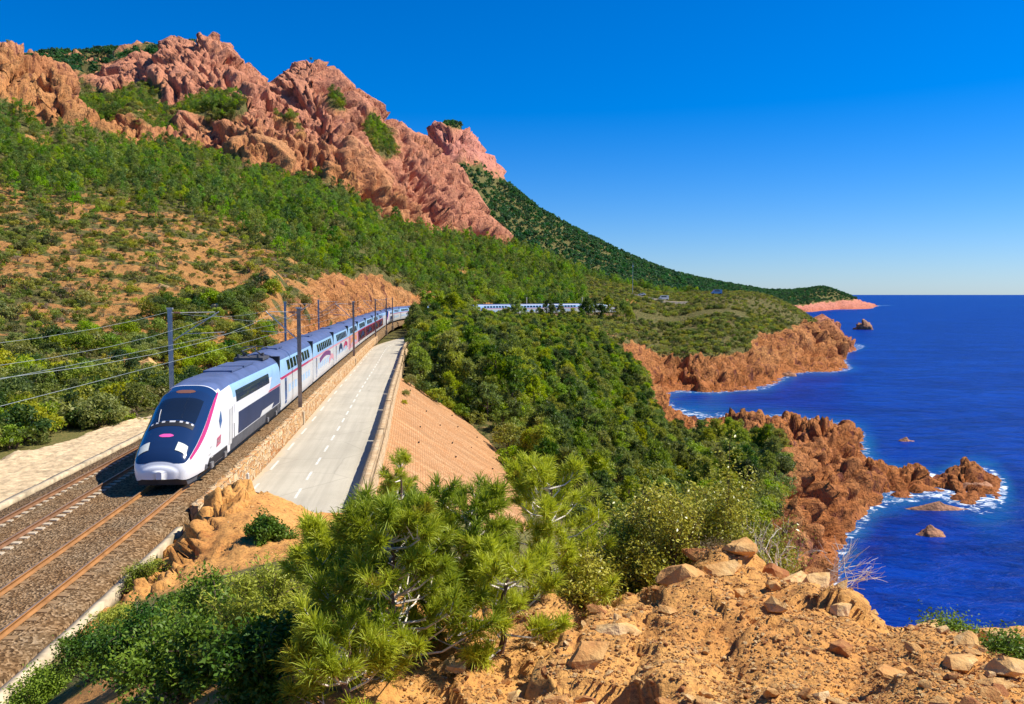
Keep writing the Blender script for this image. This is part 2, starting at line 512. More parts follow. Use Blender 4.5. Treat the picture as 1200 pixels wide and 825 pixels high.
def make_masonry(name, c0, c1, mortar, scale, bw, bh, bdist):
    m, nt, out = nmat(name)
    uv = nt.nodes.new('ShaderNodeUVMap')
    nd = N(nt, 'ShaderNodeTexNoise', Scale=2.2, Detail=3)
    nt.links.new(uv.outputs[0], nd.inputs['Vector'])
    wob = mixc(nt, 0.10, uv.outputs[0], nd.outputs['Color'], 'ADD')
    b = nt.nodes.new('ShaderNodeTexBrick')
    nt.links.new(wob, b.inputs['Vector'])
    b.inputs['Color1'].default_value = (*c0, 1); b.inputs['Color2'].default_value = (*c1, 1)
    b.inputs['Mortar'].default_value = (*mortar, 1)
    b.inputs['Scale'].default_value = scale
    b.inputs['Brick Width'].default_value = bw
    b.inputs['Row Height'].default_value = bh
    b.inputs['Mortar Size'].default_value = 0.018
    b.inputs['Mortar Smooth'].default_value = 0.4
    big = noise(nt, uv.outputs[0], 0.35, 5, 0.6)
    col = mixc(nt, ramp(nt, big, [(0.3, 0.0), (0.7, 0.5)]), b.outputs['Color'], mixc(nt, 1.0, b.outputs['Color'], (1.15, 0.85, 0.62), 'MULTIPLY'))
    fn = noise(nt, uv.outputs[0], 7, 5, 0.75)
    col = mixc(nt, ramp(nt, fn, [(0.34, 0.75), (0.52, 0.0)]), col, tuple(v * 0.45 for v in c0))
    mps = nt.nodes.new('ShaderNodeMapping'); mps.inputs['Scale'].default_value = (0.9, 0.16, 1)
    nt.links.new(uv.outputs[0], mps.inputs['Vector'])
    stn = noise(nt, mps.outputs[0], 1.0, 6, 0.7)
    col = mixc(nt, ramp(nt, stn, [(0.40, 0.55), (0.56, 0.0)]), col, tuple(v * 0.62 for v in c0))
    col = mixc(nt, ramp(nt, stn, [(0.56, 0.0), (0.74, 0.6)]), col, tuple(min(1, v * 1.25) for v in c1))
    p = N(nt, 'ShaderNodeBsdfPrincipled', Roughness=0.95)
    p.inputs['Specular IOR Level'].default_value = 0.1
    nt.links.new(col, p.inputs['Base Color'])
    h = math_node(nt, 'ADD', math_node(nt, 'SUBTRACT', 1.0, b.outputs['Fac']), math_node(nt, 'MULTIPLY', fn, 0.8))
    nt.links.new(bump(nt, h, 0.9, bdist), p.inputs['Normal'])
    nt.links.new(p.outputs[0], out.inputs[0])
    return m
def make_rubble():
    m, nt, out = nmat('rubble_wall')
    uv = nt.nodes.new('ShaderNodeUVMap')
    mp = nt.nodes.new('ShaderNodeMapping'); mp.inputs['Scale'].default_value = (2.6, 3.8, 1)
    nt.links.new(uv.outputs[0], mp.inputs['Vector'])
    v = nt.nodes.new('ShaderNodeTexVoronoi'); v.inputs['Scale'].default_value = 1.0
    e = nt.nodes.new('ShaderNodeTexVoronoi'); e.feature = 'DISTANCE_TO_EDGE'; e.inputs['Scale'].default_value = 1.0
    nt.links.new(mp.outputs[0], v.inputs['Vector']); nt.links.new(mp.outputs[0], e.inputs['Vector'])
    col = ramp(nt, v.outputs['Color'], [(0.1, (0.42, 0.17, 0.055)), (0.45, (0.58, 0.31, 0.11)), (0.8, (0.70, 0.50, 0.28))])
    col = mixc(nt, ramp(nt, e.outputs['Distance'], [(0.02, 1.0), (0.10, 0.0)]), col, (0.62, 0.47, 0.29))
    fn = noise(nt, uv.outputs[0], 12, 4, 0.7)
    col = mixc(nt, ramp(nt, fn, [(0.32, 0.55), (0.5, 0.0)]), col, (0.26, 0.12, 0.05))
    p = N(nt, 'ShaderNodeBsdfPrincipled', Roughness=0.95)
    p.inputs['Specular IOR Level'].default_value = 0.1
    nt.links.new(col, p.inputs['Base Color'])
    b = bump(nt, ramp(nt, e.outputs['Distance'], [(0.0, 0.0), (0.16, 1.0)]), 0.9, 0.07)
    nt.links.new(bump(nt, fn, 0.8, 0.04, b), p.inputs['Normal'])
    nt.links.new(p.outputs[0], out.inputs[0])
    return m
M['rubble'] = make_rubble()
M['revet'] = make_masonry('revetment_stone', (0.54, 0.28, 0.12), (0.63, 0.38, 0.19), (0.48, 0.26, 0.125), 1.0, 0.36, 0.20, 0.08)
M['parapet'] = make_masonry('parapet_stone', (0.50, 0.36, 0.20), (0.62, 0.48, 0.30), (0.40, 0.28, 0.16), 1.0, 0.60, 0.30, 0.04)

M['white'] = simple('train_white', (0.80, 0.80, 0.80), 0.28, coat=0.3, var=0.04, vscale=0.8)
M['silver'] = simple('train_silver_blue', (0.34, 0.55, 0.78), 0.32, coat=0.3, var=0.06, vscale=0.7)
M['lgrey'] = simple('train_light_grey', (0.58, 0.58, 0.56), 0.35, coat=0.2, var=0.08, vscale=0.8)
M['roof'] = simple('train_roof', (0.090, 0.125, 0.24), 0.45, var=0.25, vscale=0.9)
M['navy'] = simple('train_navy', (0.012, 0.030, 0.085), 0.16, coat=0.6)
M['slate'] = simple('train_slate_panel', (0.022, 0.034, 0.080), 0.5, spec=0.12, var=0.15, vscale=0.6)
M['carmine'] = simple('train_carmine', (0.50, 0.022, 0.125), 0.3, coat=0.3)
M['pink'] = simple('train_pink', (0.78, 0.10, 0.36), 0.3)
M['maroon'] = simple('train_maroon', (0.13, 0.012, 0.030), 0.3, coat=0.3, var=0.2, vscale=0.6)
M['purple'] = simple('train_purple', (0.16, 0.035, 0.16), 0.35)
M['rose'] = simple('train_rose', (0.62, 0.28, 0.32), 0.35)
M['orange'] = simple('train_orange', (0.62, 0.26, 0.10), 0.4)
M['glass'] = simple('train_glass', (0.010, 0.016, 0.028), 0.06, spec=0.8)
M['skirt'] = simple('train_underbody', (0.075, 0.075, 0.08), 0.6, var=0.3, vscale=2)
M['black'] = simple('black_rubber', (0.012, 0.012, 0.014), 0.6)
M['steel'] = simple('dull_steel', (0.30, 0.29, 0.28), 0.45, 0.6, var=0.2, vscale=3)
M['lamp'] = simple('headlight_glass', (0.72, 0.74, 0.62), 0.12, spec=0.8)
M['blueglass'] = simple('blue_side_glass', (0.03, 0.13, 0.34), 0.1, spec=0.8)
M['mast_steel'] = simple('galvanised_mast', (0.34, 0.40, 0.46), 0.5, 0.3, var=0.2, vscale=2)
M['mast_rust'] = simple('rust_stained_mast', (0.30, 0.215, 0.16), 0.7, 0.1, var=0.35, vscale=2)
M['tube'] = simple('cantilever_tube', (0.62, 0.58, 0.50), 0.5, 0.2)
M['insul'] = simple('brown_insulator', (0.20, 0.085, 0.045), 0.25)
M['wire'] = simple('copper_wire', (0.42, 0.46, 0.42), 0.5, 0.3)
M['carwhite'] = simple('white_car_paint', (0.80, 0.80, 0.80), 0.3, coat=0.4)
M['carblue'] = simple('blue_car_paint', (0.18, 0.38, 0.62), 0.3, coat=0.4)
M['tyre'] = simple('tyre_rubber', (0.02, 0.02, 0.02), 0.8)

# ------------------------------------------------------------------ the lie of the land
CP, SP = math.cos(PITCH), math.sin(PITCH)
def sight(px, py, Y):
    a = (px - 600) / 1000; b = (412.5 - py) / 1000
    t = Y / (CP + b * SP)
    return a * t, Y, CAMZ + t * (-SP + b * CP)

SEA = -25.0
# centre line of the seaward track: a surveyed polyline, smoothed below
TR = [(-9.4, -30), (-11.2, -10), (-13.2, 20), (-14.7, 35), (-17.1, 58), (-19.6, 80), (-22.9, 111), (-26.6, 145), (-30.0, 180),
      (-33.4, 215), (-36.2, 250), (-36.6, 280), (-32.0, 308), (-20.5, 331), (-4.0, 349), (15, 364), (36, 378), (58, 392), (82, 404), (110, 414)]
def smooth_path(P, step=0.5):
    P = np.array(P, float)
    d = np.r_[0, np.cumsum(np.linalg.norm(np.diff(P, axis=0), axis=1))]
    n = len(P)
    # natural cubic spline on both coordinates
    h = np.diff(d)
    A = np.zeros((n, n)); B = np.zeros((n, 2))
    A[0, 0] = A[-1, -1] = 1
    for i in range(1, n - 1):
        A[i, i - 1], A[i, i], A[i, i + 1] = h[i - 1], 2 * (h[i - 1] + h[i]), h[i]
        B[i] = 6 * ((P[i + 1] - P[i]) / h[i] - (P[i] - P[i - 1]) / h[i - 1])
    S = np.linalg.solve(A, B)
    t = np.arange(0, d[-1], step)
    k = np.clip(np.searchsorted(d, t, side='right') - 1, 0, n - 2)
    a = ((d[k + 1] - t) / h[k])[:, None]; b = ((t - d[k]) / h[k])[:, None]
    Q = a * P[k] + b * P[k + 1] + ((a ** 3 - a) * S[k] + (b ** 3 - b) * S[k + 1]) * (h[k] ** 2)[:, None] / 6
    for _ in range(60):
        Q[1:-1] = 0.25 * Q[:-2] + 0.5 * Q[1:-1] + 0.25 * Q[2:]
    return Q
PATH = smooth_path(TR)
PS = np.r_[0, np.cumsum(np.linalg.norm(np.diff(PATH, axis=0), axis=1))]
PT = np.gradient(PATH, axis=0); PT /= np.linalg.norm(PT, axis=1)[:, None]
def at_s(s, off=0.0):
    """point and unit tangent at arc length s, off metres to the right of the centre line"""
    x = np.interp(s, PS, PATH[:, 0]); y = np.interp(s, PS, PATH[:, 1])
    tx = np.interp(s, PS, PT[:, 0]); ty = np.interp(s, PS, PT[:, 1])
    n = np.hypot(tx, ty); tx, ty = tx / n, ty / n
    return np.stack([x + ty * off, y - tx * off], -1), np.stack([tx, ty], -1)
_mono = PATH[:, 1] < 296
def centre_x(Y):
    return np.interp(Y, PATH[_mono][:, 1], PATH[_mono][:, 0])
def s_of_Y(Y):
    return float(np.interp(Y, PATH[_mono][:, 1], PS[_mono]))

# survey points: (column, row, distance) as sighted from the viewpoint
CPS = [
 # hillside and crags on the left
 (-120, 500, 52), (-120, 420, 80), (-120, 320, 140), (-120, 220, 230), (-120, 140, 350), (-120, 90, 430), (-120, 40, 500), (-120, 60, 620),
 (0, 500, 56), (0, 440, 78), (0, 350, 130), (0, 250, 215), (0, 170, 330), (0, 132, 400), (5, 60, 455), (-10, 68, 520), (0, 100, 620), (0, 75, 1000),
 (50, 145, 410), (70, 92, 452), (45, 75, 465), (105, 138, 440), (112, 148, 470), (105, 150, 520), (50, 110, 600),
 (100, 440, 86), (100, 380, 120), (100, 300, 180), (100, 200, 310), (100, 160, 410), (100, 105, 800), (60, 62, 1000), (120, 58, 1020), (190, 58, 1000), (120, 90, 1300), (85, 90, 720),
 (140, 130, 560), (150, 100, 700), (150, 88, 780), (160, 125, 520),
 (200, 440, 90), (200, 400, 115), (200, 340, 160), (200, 260, 240), (200, 200, 350), (200, 166, 455), (190, 155, 500),
 (180, 110, 640), (205, 72, 720), (232, 42, 770), (268, 66, 780), (295, 92, 790), (225, 110, 640), (250, 125, 560), (225, 80, 950), (240, 85, 1200),
 (250, 175, 470), (270, 112, 620), (240, 145, 510),
 (300, 400, 128), (300, 350, 168), (300, 300, 222), (300, 240, 320), (300, 192, 440), (300, 150, 485), (290, 113, 540), (320, 128, 560), (318, 112, 720), (320, 120, 900),
 (345, 80, 640), (365, 70, 650), (385, 90, 650), (350, 110, 585), (360, 130, 555), (360, 95, 850),
 (350, 212, 445), (350, 165, 490),
 (400, 290, 310), (400, 262, 330), (400, 226, 430), (400, 165, 500), (405, 112, 640), (400, 140, 800), (420, 150, 580),
 (440, 250, 440), (440, 200, 500), (440, 132, 650), (440, 160, 800),
 (480, 332, 345), (480, 316, 375), (480, 290, 420), (480, 262, 470), (480, 215, 530), (475, 158, 650), (480, 185, 800),
 (520, 272, 500), (520, 225, 560), (515, 182, 650), (520, 215, 800),
 (550, 352, 365), (550, 325, 430), (550, 300, 490), (550, 280, 520), (550, 258, 570), (545, 228, 640), (550, 262, 800), (585, 287, 560), (580, 276, 590), (585, 300, 760),
 (620, 345, 420), (620, 318, 510), (620, 298, 590), (620, 312, 760), (660, 312, 570), (660, 325, 760),
 (-120, 140, 1000), (-120, 170, 1800), (0, 120, 1400), (60, 110, 1400), (200, 120, 1500), (0, 200, 2400), (200, 200, 2400), (400, 220, 2000), (400, 190, 1200), (480, 215, 950),
 # far mountain
 (505, 170, 1150), (522, 152, 1180), (540, 154, 1180), (560, 172, 1180), (572, 205, 1170), (600, 226, 1190), (650, 256, 1220), (700, 282, 1260), (760, 310, 1320), (830, 330, 1420), (870, 338, 1560),
 (540, 200, 1080), (560, 225, 1040), (600, 270, 980), (650, 300, 950), (700, 320, 920), (760, 335, 950), (820, 342, 1050),
 (540, 185, 1600), (640, 285, 1600), (760, 330, 1800),
 # far cape
 (900, 342, 1750), (940, 344, 1850), (975, 347, 1950), (1000, 353, 2000), (900, 350, 1500), (940, 352, 1750), (980, 358, 1900), (900, 350, 2400), (960, 355, 2400),
 # wooded valley between the road and the sea
 (500, 404, 165), (490, 385, 215), (500, 372, 290), (550, 400, 190), (550, 384, 250), (550, 374, 310), (620, 430, 160), (620, 400, 220), (620, 381, 300), (620, 371, 350),
 (660, 450, 150), (660, 405, 240), (660, 362, 390), (700, 490, 145), (700, 440, 215), (700, 395, 300), (700, 360, 405), (700, 336, 490), (692, 326, 540), (700, 342, 700),
 (740, 440, 240), (740, 400, 320), (735, 340, 480), (740, 350, 440), (740, 345, 640),
 (780, 560, 110), (780, 512, 165), (780, 482, 225), (770, 462, 262),
 (850, 565, 108), (850, 522, 150), (850, 495, 205),
 (900, 575, 110), (905, 525, 152), (945, 556, 120), (920, 600, 104),
 # headland with the coast road
 (780, 452, 293), (780, 434, 305), (780, 402, 350), (780, 368, 420), (780, 350, 470), (780, 347, 560), (780, 352, 760),
 (850, 446, 300), (850, 410, 332), (850, 368, 400), (850, 348, 462), (850, 352, 600), (815, 440, 300),
 (890, 444, 312), (890, 412, 345), (890, 372, 420), (900, 350, 475), (900, 358, 600),
 (920, 428, 362), (922, 395, 400), (930, 364, 480), (935, 372, 600), (950, 415, 395), (960, 382, 500), (990, 428, 390), (985, 396, 520), (1006, 402, 545),
 # low rocks by the near shore
 (880, 488, 232), (930, 489, 222), (985, 497, 208), (1004, 506, 196), (940, 510, 176), (985, 520, 170), (960, 560, 128), (1000, 545, 150),
 (960, 600, 113), (985, 585, 124), (1020, 574, 136), (975, 640, 106), (950, 660, 92),
 # foreground spur
 (600, 825, 6.0), (600, 770, 7.4), (600, 722, 9.0), (640, 690, 10.2), (720, 825, 6.2), (720, 720, 8.6), (740, 700, 9.8),
 (850, 825, 6.4), (850, 740, 8.0), (830, 655, 10.6), (880, 668, 10.4), (950, 695, 9.8), (1000, 825, 6.4), (1000, 712, 9.4), (1080, 735, 8.6), (1200, 825, 6.0), (1190, 758, 7.6), (1130, 742, 8.2), (1300, 825, 6), (1300, 770, 7.4),
 (480, 825, 6.4), (480, 760, 8.0), (470, 690, 10.0), (400, 825, 6.8), (400, 765, 8.4), (400, 705, 10.4), (300, 825, 7.6), (300, 760, 10.0), (330, 690, 14.5),
 (200, 825, 9.6), (220, 770, 12.0), (250, 715, 16.5), (100, 825, 13.5), (110, 770, 17.5), (30, 815, 18), (170, 700, 22.0),
 (200, 648, 27.5), (225, 592, 30.5), (265, 578, 31.5), (310, 584, 31.5), (250, 625, 27.0), (345, 612, 29.0), (300, 650, 23.5), (350, 660, 18.0),
]
ZPS = []   # (column, distance, height)
for c, lst in {
    640: [(14, 2.2), (25, -3.5), (45, -7.5), (70, -9.6), (95, -9.3)],
    560: [(14.5, 2.0), (25, -2.2), (45, -4.8), (70, -9.5), (92, -10.5), (118, -5.0)],
    490: [(15, 2.4), (25, -1.0), (45, -2.9), (70, -8), (100, -7.5), (120, -3.2)],
    420: [(16, 2.2), (26, -0.2), (36, -2.0)],
    720: [(14, 1.6), (25, -5), (45, -11.5), (75, -14.0), (105, -13.4)],
    800: [(14, 1.8), (22, -4.5), (45, -11.5), (80, -15.5)],
    880: [(13, 2.6), (20, -3.5), (45, -13), (80, -18)],
    960: [(12.5, 2.2), (20, -5), (45, -16), (70, -22)],
    1060: [(11, 2.4), (20, -6.5), (40, -19), (60, -28), (100, -34)],
    1200: [(10, 3.0), (20, -7), (40, -21), (60, -31), (100, -36)],
    1320: [(10, 3.0), (20, -8), (40, -23), (60, -33), (100, -38)],
    1005: [(140, -20.5), (128, -22)], 1042: [(149, -21.6)], 1082: [(148, -22.0)], 1130: [(147, -22.4)], 1165: [(147, -23.4)], 1190: [(147, -27)],
    1020: [(95, -31), (106, -29.5)], 1045: [(124, -29.5), (174, -30)], 1100: [(129, -30), (168, -31), (250, -36), (500, -40)],
    1200: [(150, -31), (250, -38), (500, -42), (1000, -45), (2000, -50)],
    1320: [(150, -36), (500, -42), (2000, -50)],
    1050: [(230, -34), (400, -38), (700, -42), (1200, -46), (2200, -46)],
    980: [(255, -32), (320, -32), (700, -40), (1100, -44), (1500, -42)],
    930: [(262, -31), (310, -30), (700, -34), (1000, -38), (1350, -34)],
    870: [(258, -29), (280, -28)], 815: [(262, -28), (280, -28)], 785: [(270, -26.5)],
    1010: [(600, -34), (470, -33)], 880: [(760, -20), (1000, -22)],
}.items():
    ZPS += [(c, Y, z) for Y, z in lst]
# near edge and the flat railway shelf
for c in (-150, 0, 200, 400, 600, 800, 1000, 1200, 1350):
    ZPS.append((c, 2.5, 6.2)); ZPS.append((c, 4.2, 5.7 if c > 350 else 5.3))
for Y in (20, 30, 42, 58, 80, 110, 145):
    for o in (-9, -3, 2):
        if Y < 40 and o == 2: continue
        ZPS.append((600 + 1000 * (centre_x(Y) + o) / Y, Y, -0.8))
for Y, zc in ((140, 4.0), (165, 7.5), (195, 10.5), (225, 12.0), (255, 12.5), (285, 12.0)):
    ZPS.append((600 + 1000 * (centre_x(Y) - 12.5) / Y, Y, zc)); ZPS.append((600 + 1000 * (centre_x(Y) - 20) / Y, Y, zc + 2.5))
for Y in (170, 200, 230, 265):
    for o in (-4, 4): ZPS.append((600 + 1000 * (centre_x(Y) + o) / Y, Y, -0.8))
PP, PV = [], []
for px, py, Y in CPS:
    x, y, z = sight(px, py, Y)
    PP.append((4 * x / Y, math.log(Y))); PV.append((z - CAMZ) / Y)
for px, Y, z in ZPS:
    PP.append((4 * (px - 600) / 1000, math.log(Y))); PV.append((z - CAMZ) / Y)
PP = np.array(PP); PV = np.array(PV)
# drop near-duplicates, then fit a smooth surface through the survey
keep = []
for i in range(len(PP)):
    if all(np.hypot(*(PP[i] - PP[j])) > 0.02 for j in keep): keep.append(i)
PP, PV = PP[keep], PV[keep]
def _kern(a, b, c2=0.05 ** 2):
    return np.sqrt(((a[:, None, :] - b[None, :, :]) ** 2).sum(-1) + c2)
n = len(PP)
K = np.zeros((n + 3, n + 3))
K[:n, :n] = -_kern(PP, PP) + 0.002 * -np.eye(n)
K[:n, n] = 1; K[:n, n + 1:] = PP
K[n, :n] = 1; K[n + 1:, :n] = PP.T
WT = np.linalg.solve(K, np.r_[PV, 0, 0, 0])
TU = np.linspace(-0.95, 0.95, 420); TV = np.linspace(math.log(2.0), math.log(3200), 460)
gu, gv = np.meshgrid(TU, TV, indexing='ij')
gp = np.stack([4 * gu.ravel(), gv.ravel()], -1)
E = np.empty(len(gp))
for i in range(0, len(gp), 8000):
    q = gp[i:i + 8000]
    E[i:i + 8000] = -_kern(q, PP) @ WT[:n] + WT[n] + q @ WT[n + 1:]
E = E.reshape(gu.shape)
for _ in range(2):       # soften the fit's kinks
    E[1:-1, 1:-1] = (E[1:-1, 1:-1] * 4 + E[:-2, 1:-1] + E[2:, 1:-1] + E[1:-1, :-2] + E[1:-1, 2:]) / 8

def base_h(x, y):
    y = np.maximum(y, 2.0)
    u = np.clip((x / y - TU[0]) / (TU[1] - TU[0]), 0, len(TU) - 1.001)
    v = np.clip((np.log(y) - TV[0]) / (TV[1] - TV[0]), 0, len(TV) - 1.001)
    i = u.astype(int); j = v.astype(int); a = u - i; b = v - j
    e = (E[i, j] * (1 - a) + E[i + 1, j] * a) * (1 - b) + (E[i, j + 1] * (1 - a) + E[i + 1, j + 1] * a) * b
    return CAMZ + e * y

def slope_of(x, y):
    d = np.maximum(0.012 * y, 0.15)
    gx = (base_h(x + d, y) - base_h(x - d, y)) / (2 * d)
    gy = (base_h(x, y + d) - base_h(x, y - d)) / (2 * d)
    return np.hypot(gx, gy)

def track_off(x, y):
    off = x - centre_x(np.clip(y, -20, 295))
    sel = (y > 240) & (y < 460) & (np.abs(x) < 140)
    off = np.where(y > 296, np.where(x < -30, -999.0, 999.0), off)
    if sel.any():
        xs, ys = x[sel], y[sel]
        near = PATH[(PS > s_of_Y(200))][::6]; nt_ = PT[(PS > s_of_Y(200))][::6]
        best = np.full(xs.shape, 1e9); so = np.zeros(xs.shape)
        for (px, py), (tx, ty) in zip(near, nt_):
            d = np.hypot(xs - px, ys - py)
            m = d < best
            so = np.where(m, (xs - px) * ty - (ys - py) * tx, so); best = np.where(m, d, best)
        off = off.copy(); off[sel] = np.where(best < 60, np.sign(so) * best, off[sel])
    return off

FOOT = [(-150, 110), (0, 134), (60, 152), (112, 162), (150, 172), (200, 174), (250, 182), (300, 196), (350, 214), (400, 230), (440, 246), (480, 264), (520, 274), (550, 283), (590, 291), (620, 290)]
FOOT_U = [sight(a, b, 1)[0] for a, b in FOOT]
FOOT_E = [sight(a, b, 1)[2] - CAMZ for a, b in FOOT]
POCKETS = [(-0.47, 570, 0.055, 90), (-0.425, 530, 0.045, 60), (-0.35, 580, 0.042, 60), (-0.155, 585, 0.022, 34), (-0.325, 530, 0.02, 18), (-0.52, 640, 0.05, 60), (-0.43, 655, 0.03, 40), (-0.20, 600, .012, 20)]
def masks(x, y):
    """rock and vegetation cover, 0..1"""
    h = base_h(x, y); s = slope_of(x, y); off = track_off(x, y)
    n1 = fbm(x / 28, y / 28, 0.3, 4); n2 = fbm(x / 90, y / 90, 4.2, 4); n3 = fbm(x / 8, y / 8, 7.7, 3)
    foot = np.interp(x / y, FOOT_U, FOOT_E)
    el = (h - CAMZ) / y
    crag = sstep(-0.004, 0.010, el - foot + 0.012 * n1 + 0.006 * n3) * sstep(402, 425, y) * (1 - sstep(840, 900, y)) * (x / y < 0.0)
    for cu, cy, ru, ry in POCKETS:
        crag = crag * sstep(0.55, 1.25, np.hypot((x / y - cu) / ru, (y - cy) / ry) + 0.55 * n1)
    crag = crag * (1 - 0.9 * sstep(0.18, 0.34, n1 + 0.3 * n3 - 0.35 * s))
    peak = sstep(158, 190, h + 20 * n2 + 20 * n1) * sstep(980, 1060, y) * sstep(0.35, 0.6, s)
    ridge = sstep(0.33, 0.62, s + 0.5 * n1) * sstep(880, 960, y) * (x < -100) * 0.9
    crag = np.maximum(np.maximum(crag, peak), ridge)
    coastline = (np.where(y < 262, -18.6, -13.0) + 4.0 * n1 + 2.0 * n3 + 6.0 * sstep(0.34, 0.7, s) * (y > 262) + 6.0 * sstep(860, 990, y * 0 + 600 + 1000 * x / y) * (y < 262) * (y > 80))
    coast = sstep(0.0, 3.0, coastline - h) * sstep(70, 88, y) * (x > -10)
    cut = sstep(-1, 2.5, off + 12.5 + 0.03 * (y - 130)) * (1 - sstep(-6, -5, off)) * sstep(118, 150, y + 14 * n1) * (1 - sstep(340, 350, y)) * (x < -30)
    cut = cut * sstep(-0.25, 0.15, n3 + 0.4)
    cape = sstep(0, 5, -17 + 10 * n1 + 16 * sstep(0.355, 0.395, x / y) - h) * sstep(1500, 1700, y)
    spur = (1 - sstep(12, 15, y)) * (x > -4.5 + 0.2 * y)
    knoll = sstep(20, 23, y) * (1 - sstep(36, 40, y)) * (x > centre_x(y) + 1.6) * (x < -5)
    rock = np.clip(np.maximum.reduce([crag, coast, cut, cape, spur, knoll]), 0, 1)
    # bare earth patches on the slope above the line
    bare = sstep(0.02, 0.30, 0.7 * n1 + 0.9 * n3 + 0.42 * np.exp(-(((x / y + 0.38) / 0.14) ** 2 + ((y - 160) / 60) ** 2)) + 0.10) * (1 - sstep(230, 300, y)) * (off < -8) * sstep(60, 85, y)
    bare = np.maximum(bare, sstep(0.28, 0.42, n1 + 0.4 * n3) * sstep(230, 300, y) * 0.8 * (y < 820))
    veg = np.clip(1 - np.maximum(rock * 1.1, bare), 0, 1)
    veg = veg * np.where(y < 15, 0.0, 1.0)
    red = np.clip(sstep(420, 560, y) * 0.62 + sstep(980, 1080, y) * 0.4 + sstep(1500, 1700, y) * 1.0, 0, 1)
    return rock, veg, red, h, off

def terrain(x, y, full=True):
    rock, veg, red, h, off = masks(x, y)
    wob = 0.9 * fbm(x / 55, y / 55, 1.1, 3) * np.clip((y - 90) / 100, 0, 4) \
        + 0.6 * fbm(x / 13, y / 13, 2.1, 3) * sstep(30, 80, y) + 0.22 * fbm(x / 3.5, y / 3.5, 5.1, 3) * sstep(10, 25, y) \
        + 0.16 * fbm(x / 1.3, y / 1.3, 8.4, 4) * (1 - sstep(40, 70, y))
    z = h + wob
    dl = 0.27 + (y - 6.8) * 0.33 + 0.22 * fbm(y / 0.9, x / 3, 2.2, 2) - x
    z = z - 0.62 * np.where(dl > 0, sstep(0, 0.22, dl) * np.exp(-np.maximum(dl, 0) / 1.1), 0) * (1 - sstep(9.6, 10.6, y)) * sstep(4.5, 5.5, y)
    # railway and road shelf cut into the slope
    flat = 1.2 + 4.6 * (1 - sstep(50, 66, y))
    wl = sstep(0, 1, (-6.5 - flat - off) / np.where((y > 110) & (y < 245), 4.5, 7.0))
    zl = -0.78 * (1 - wl) + np.maximum(z, -0.78) * wl
    redge = np.where(y < 34, 2.1, np.where(y < 172, 8.75, 5.0))
    wr = sstep(0, 1, (off - redge) / np.where(y < 34, 1.3, 3.0))
    zr = np.where(y < 34, -0.62, -2.9) * (1 - wr) + np.where((y < 36) & (off < 9), np.maximum(z, -0.6), z) * wr
    inside = (off > -6.5) & (off < redge)
    z2 = np.where(off < -6.5, np.where(off > -40, zl, z), zr)
    z2 = np.where(inside, -2.9, z2)
    z = np.where((off < 60) & (y < 430) & (x < 56), z2, z)
    return z, rock, veg, red, off

def h_at(x, y):
    return terrain(np.atleast_1d(np.asarray(x, float)), np.atleast_1d(np.asarray(y, float)))[0]

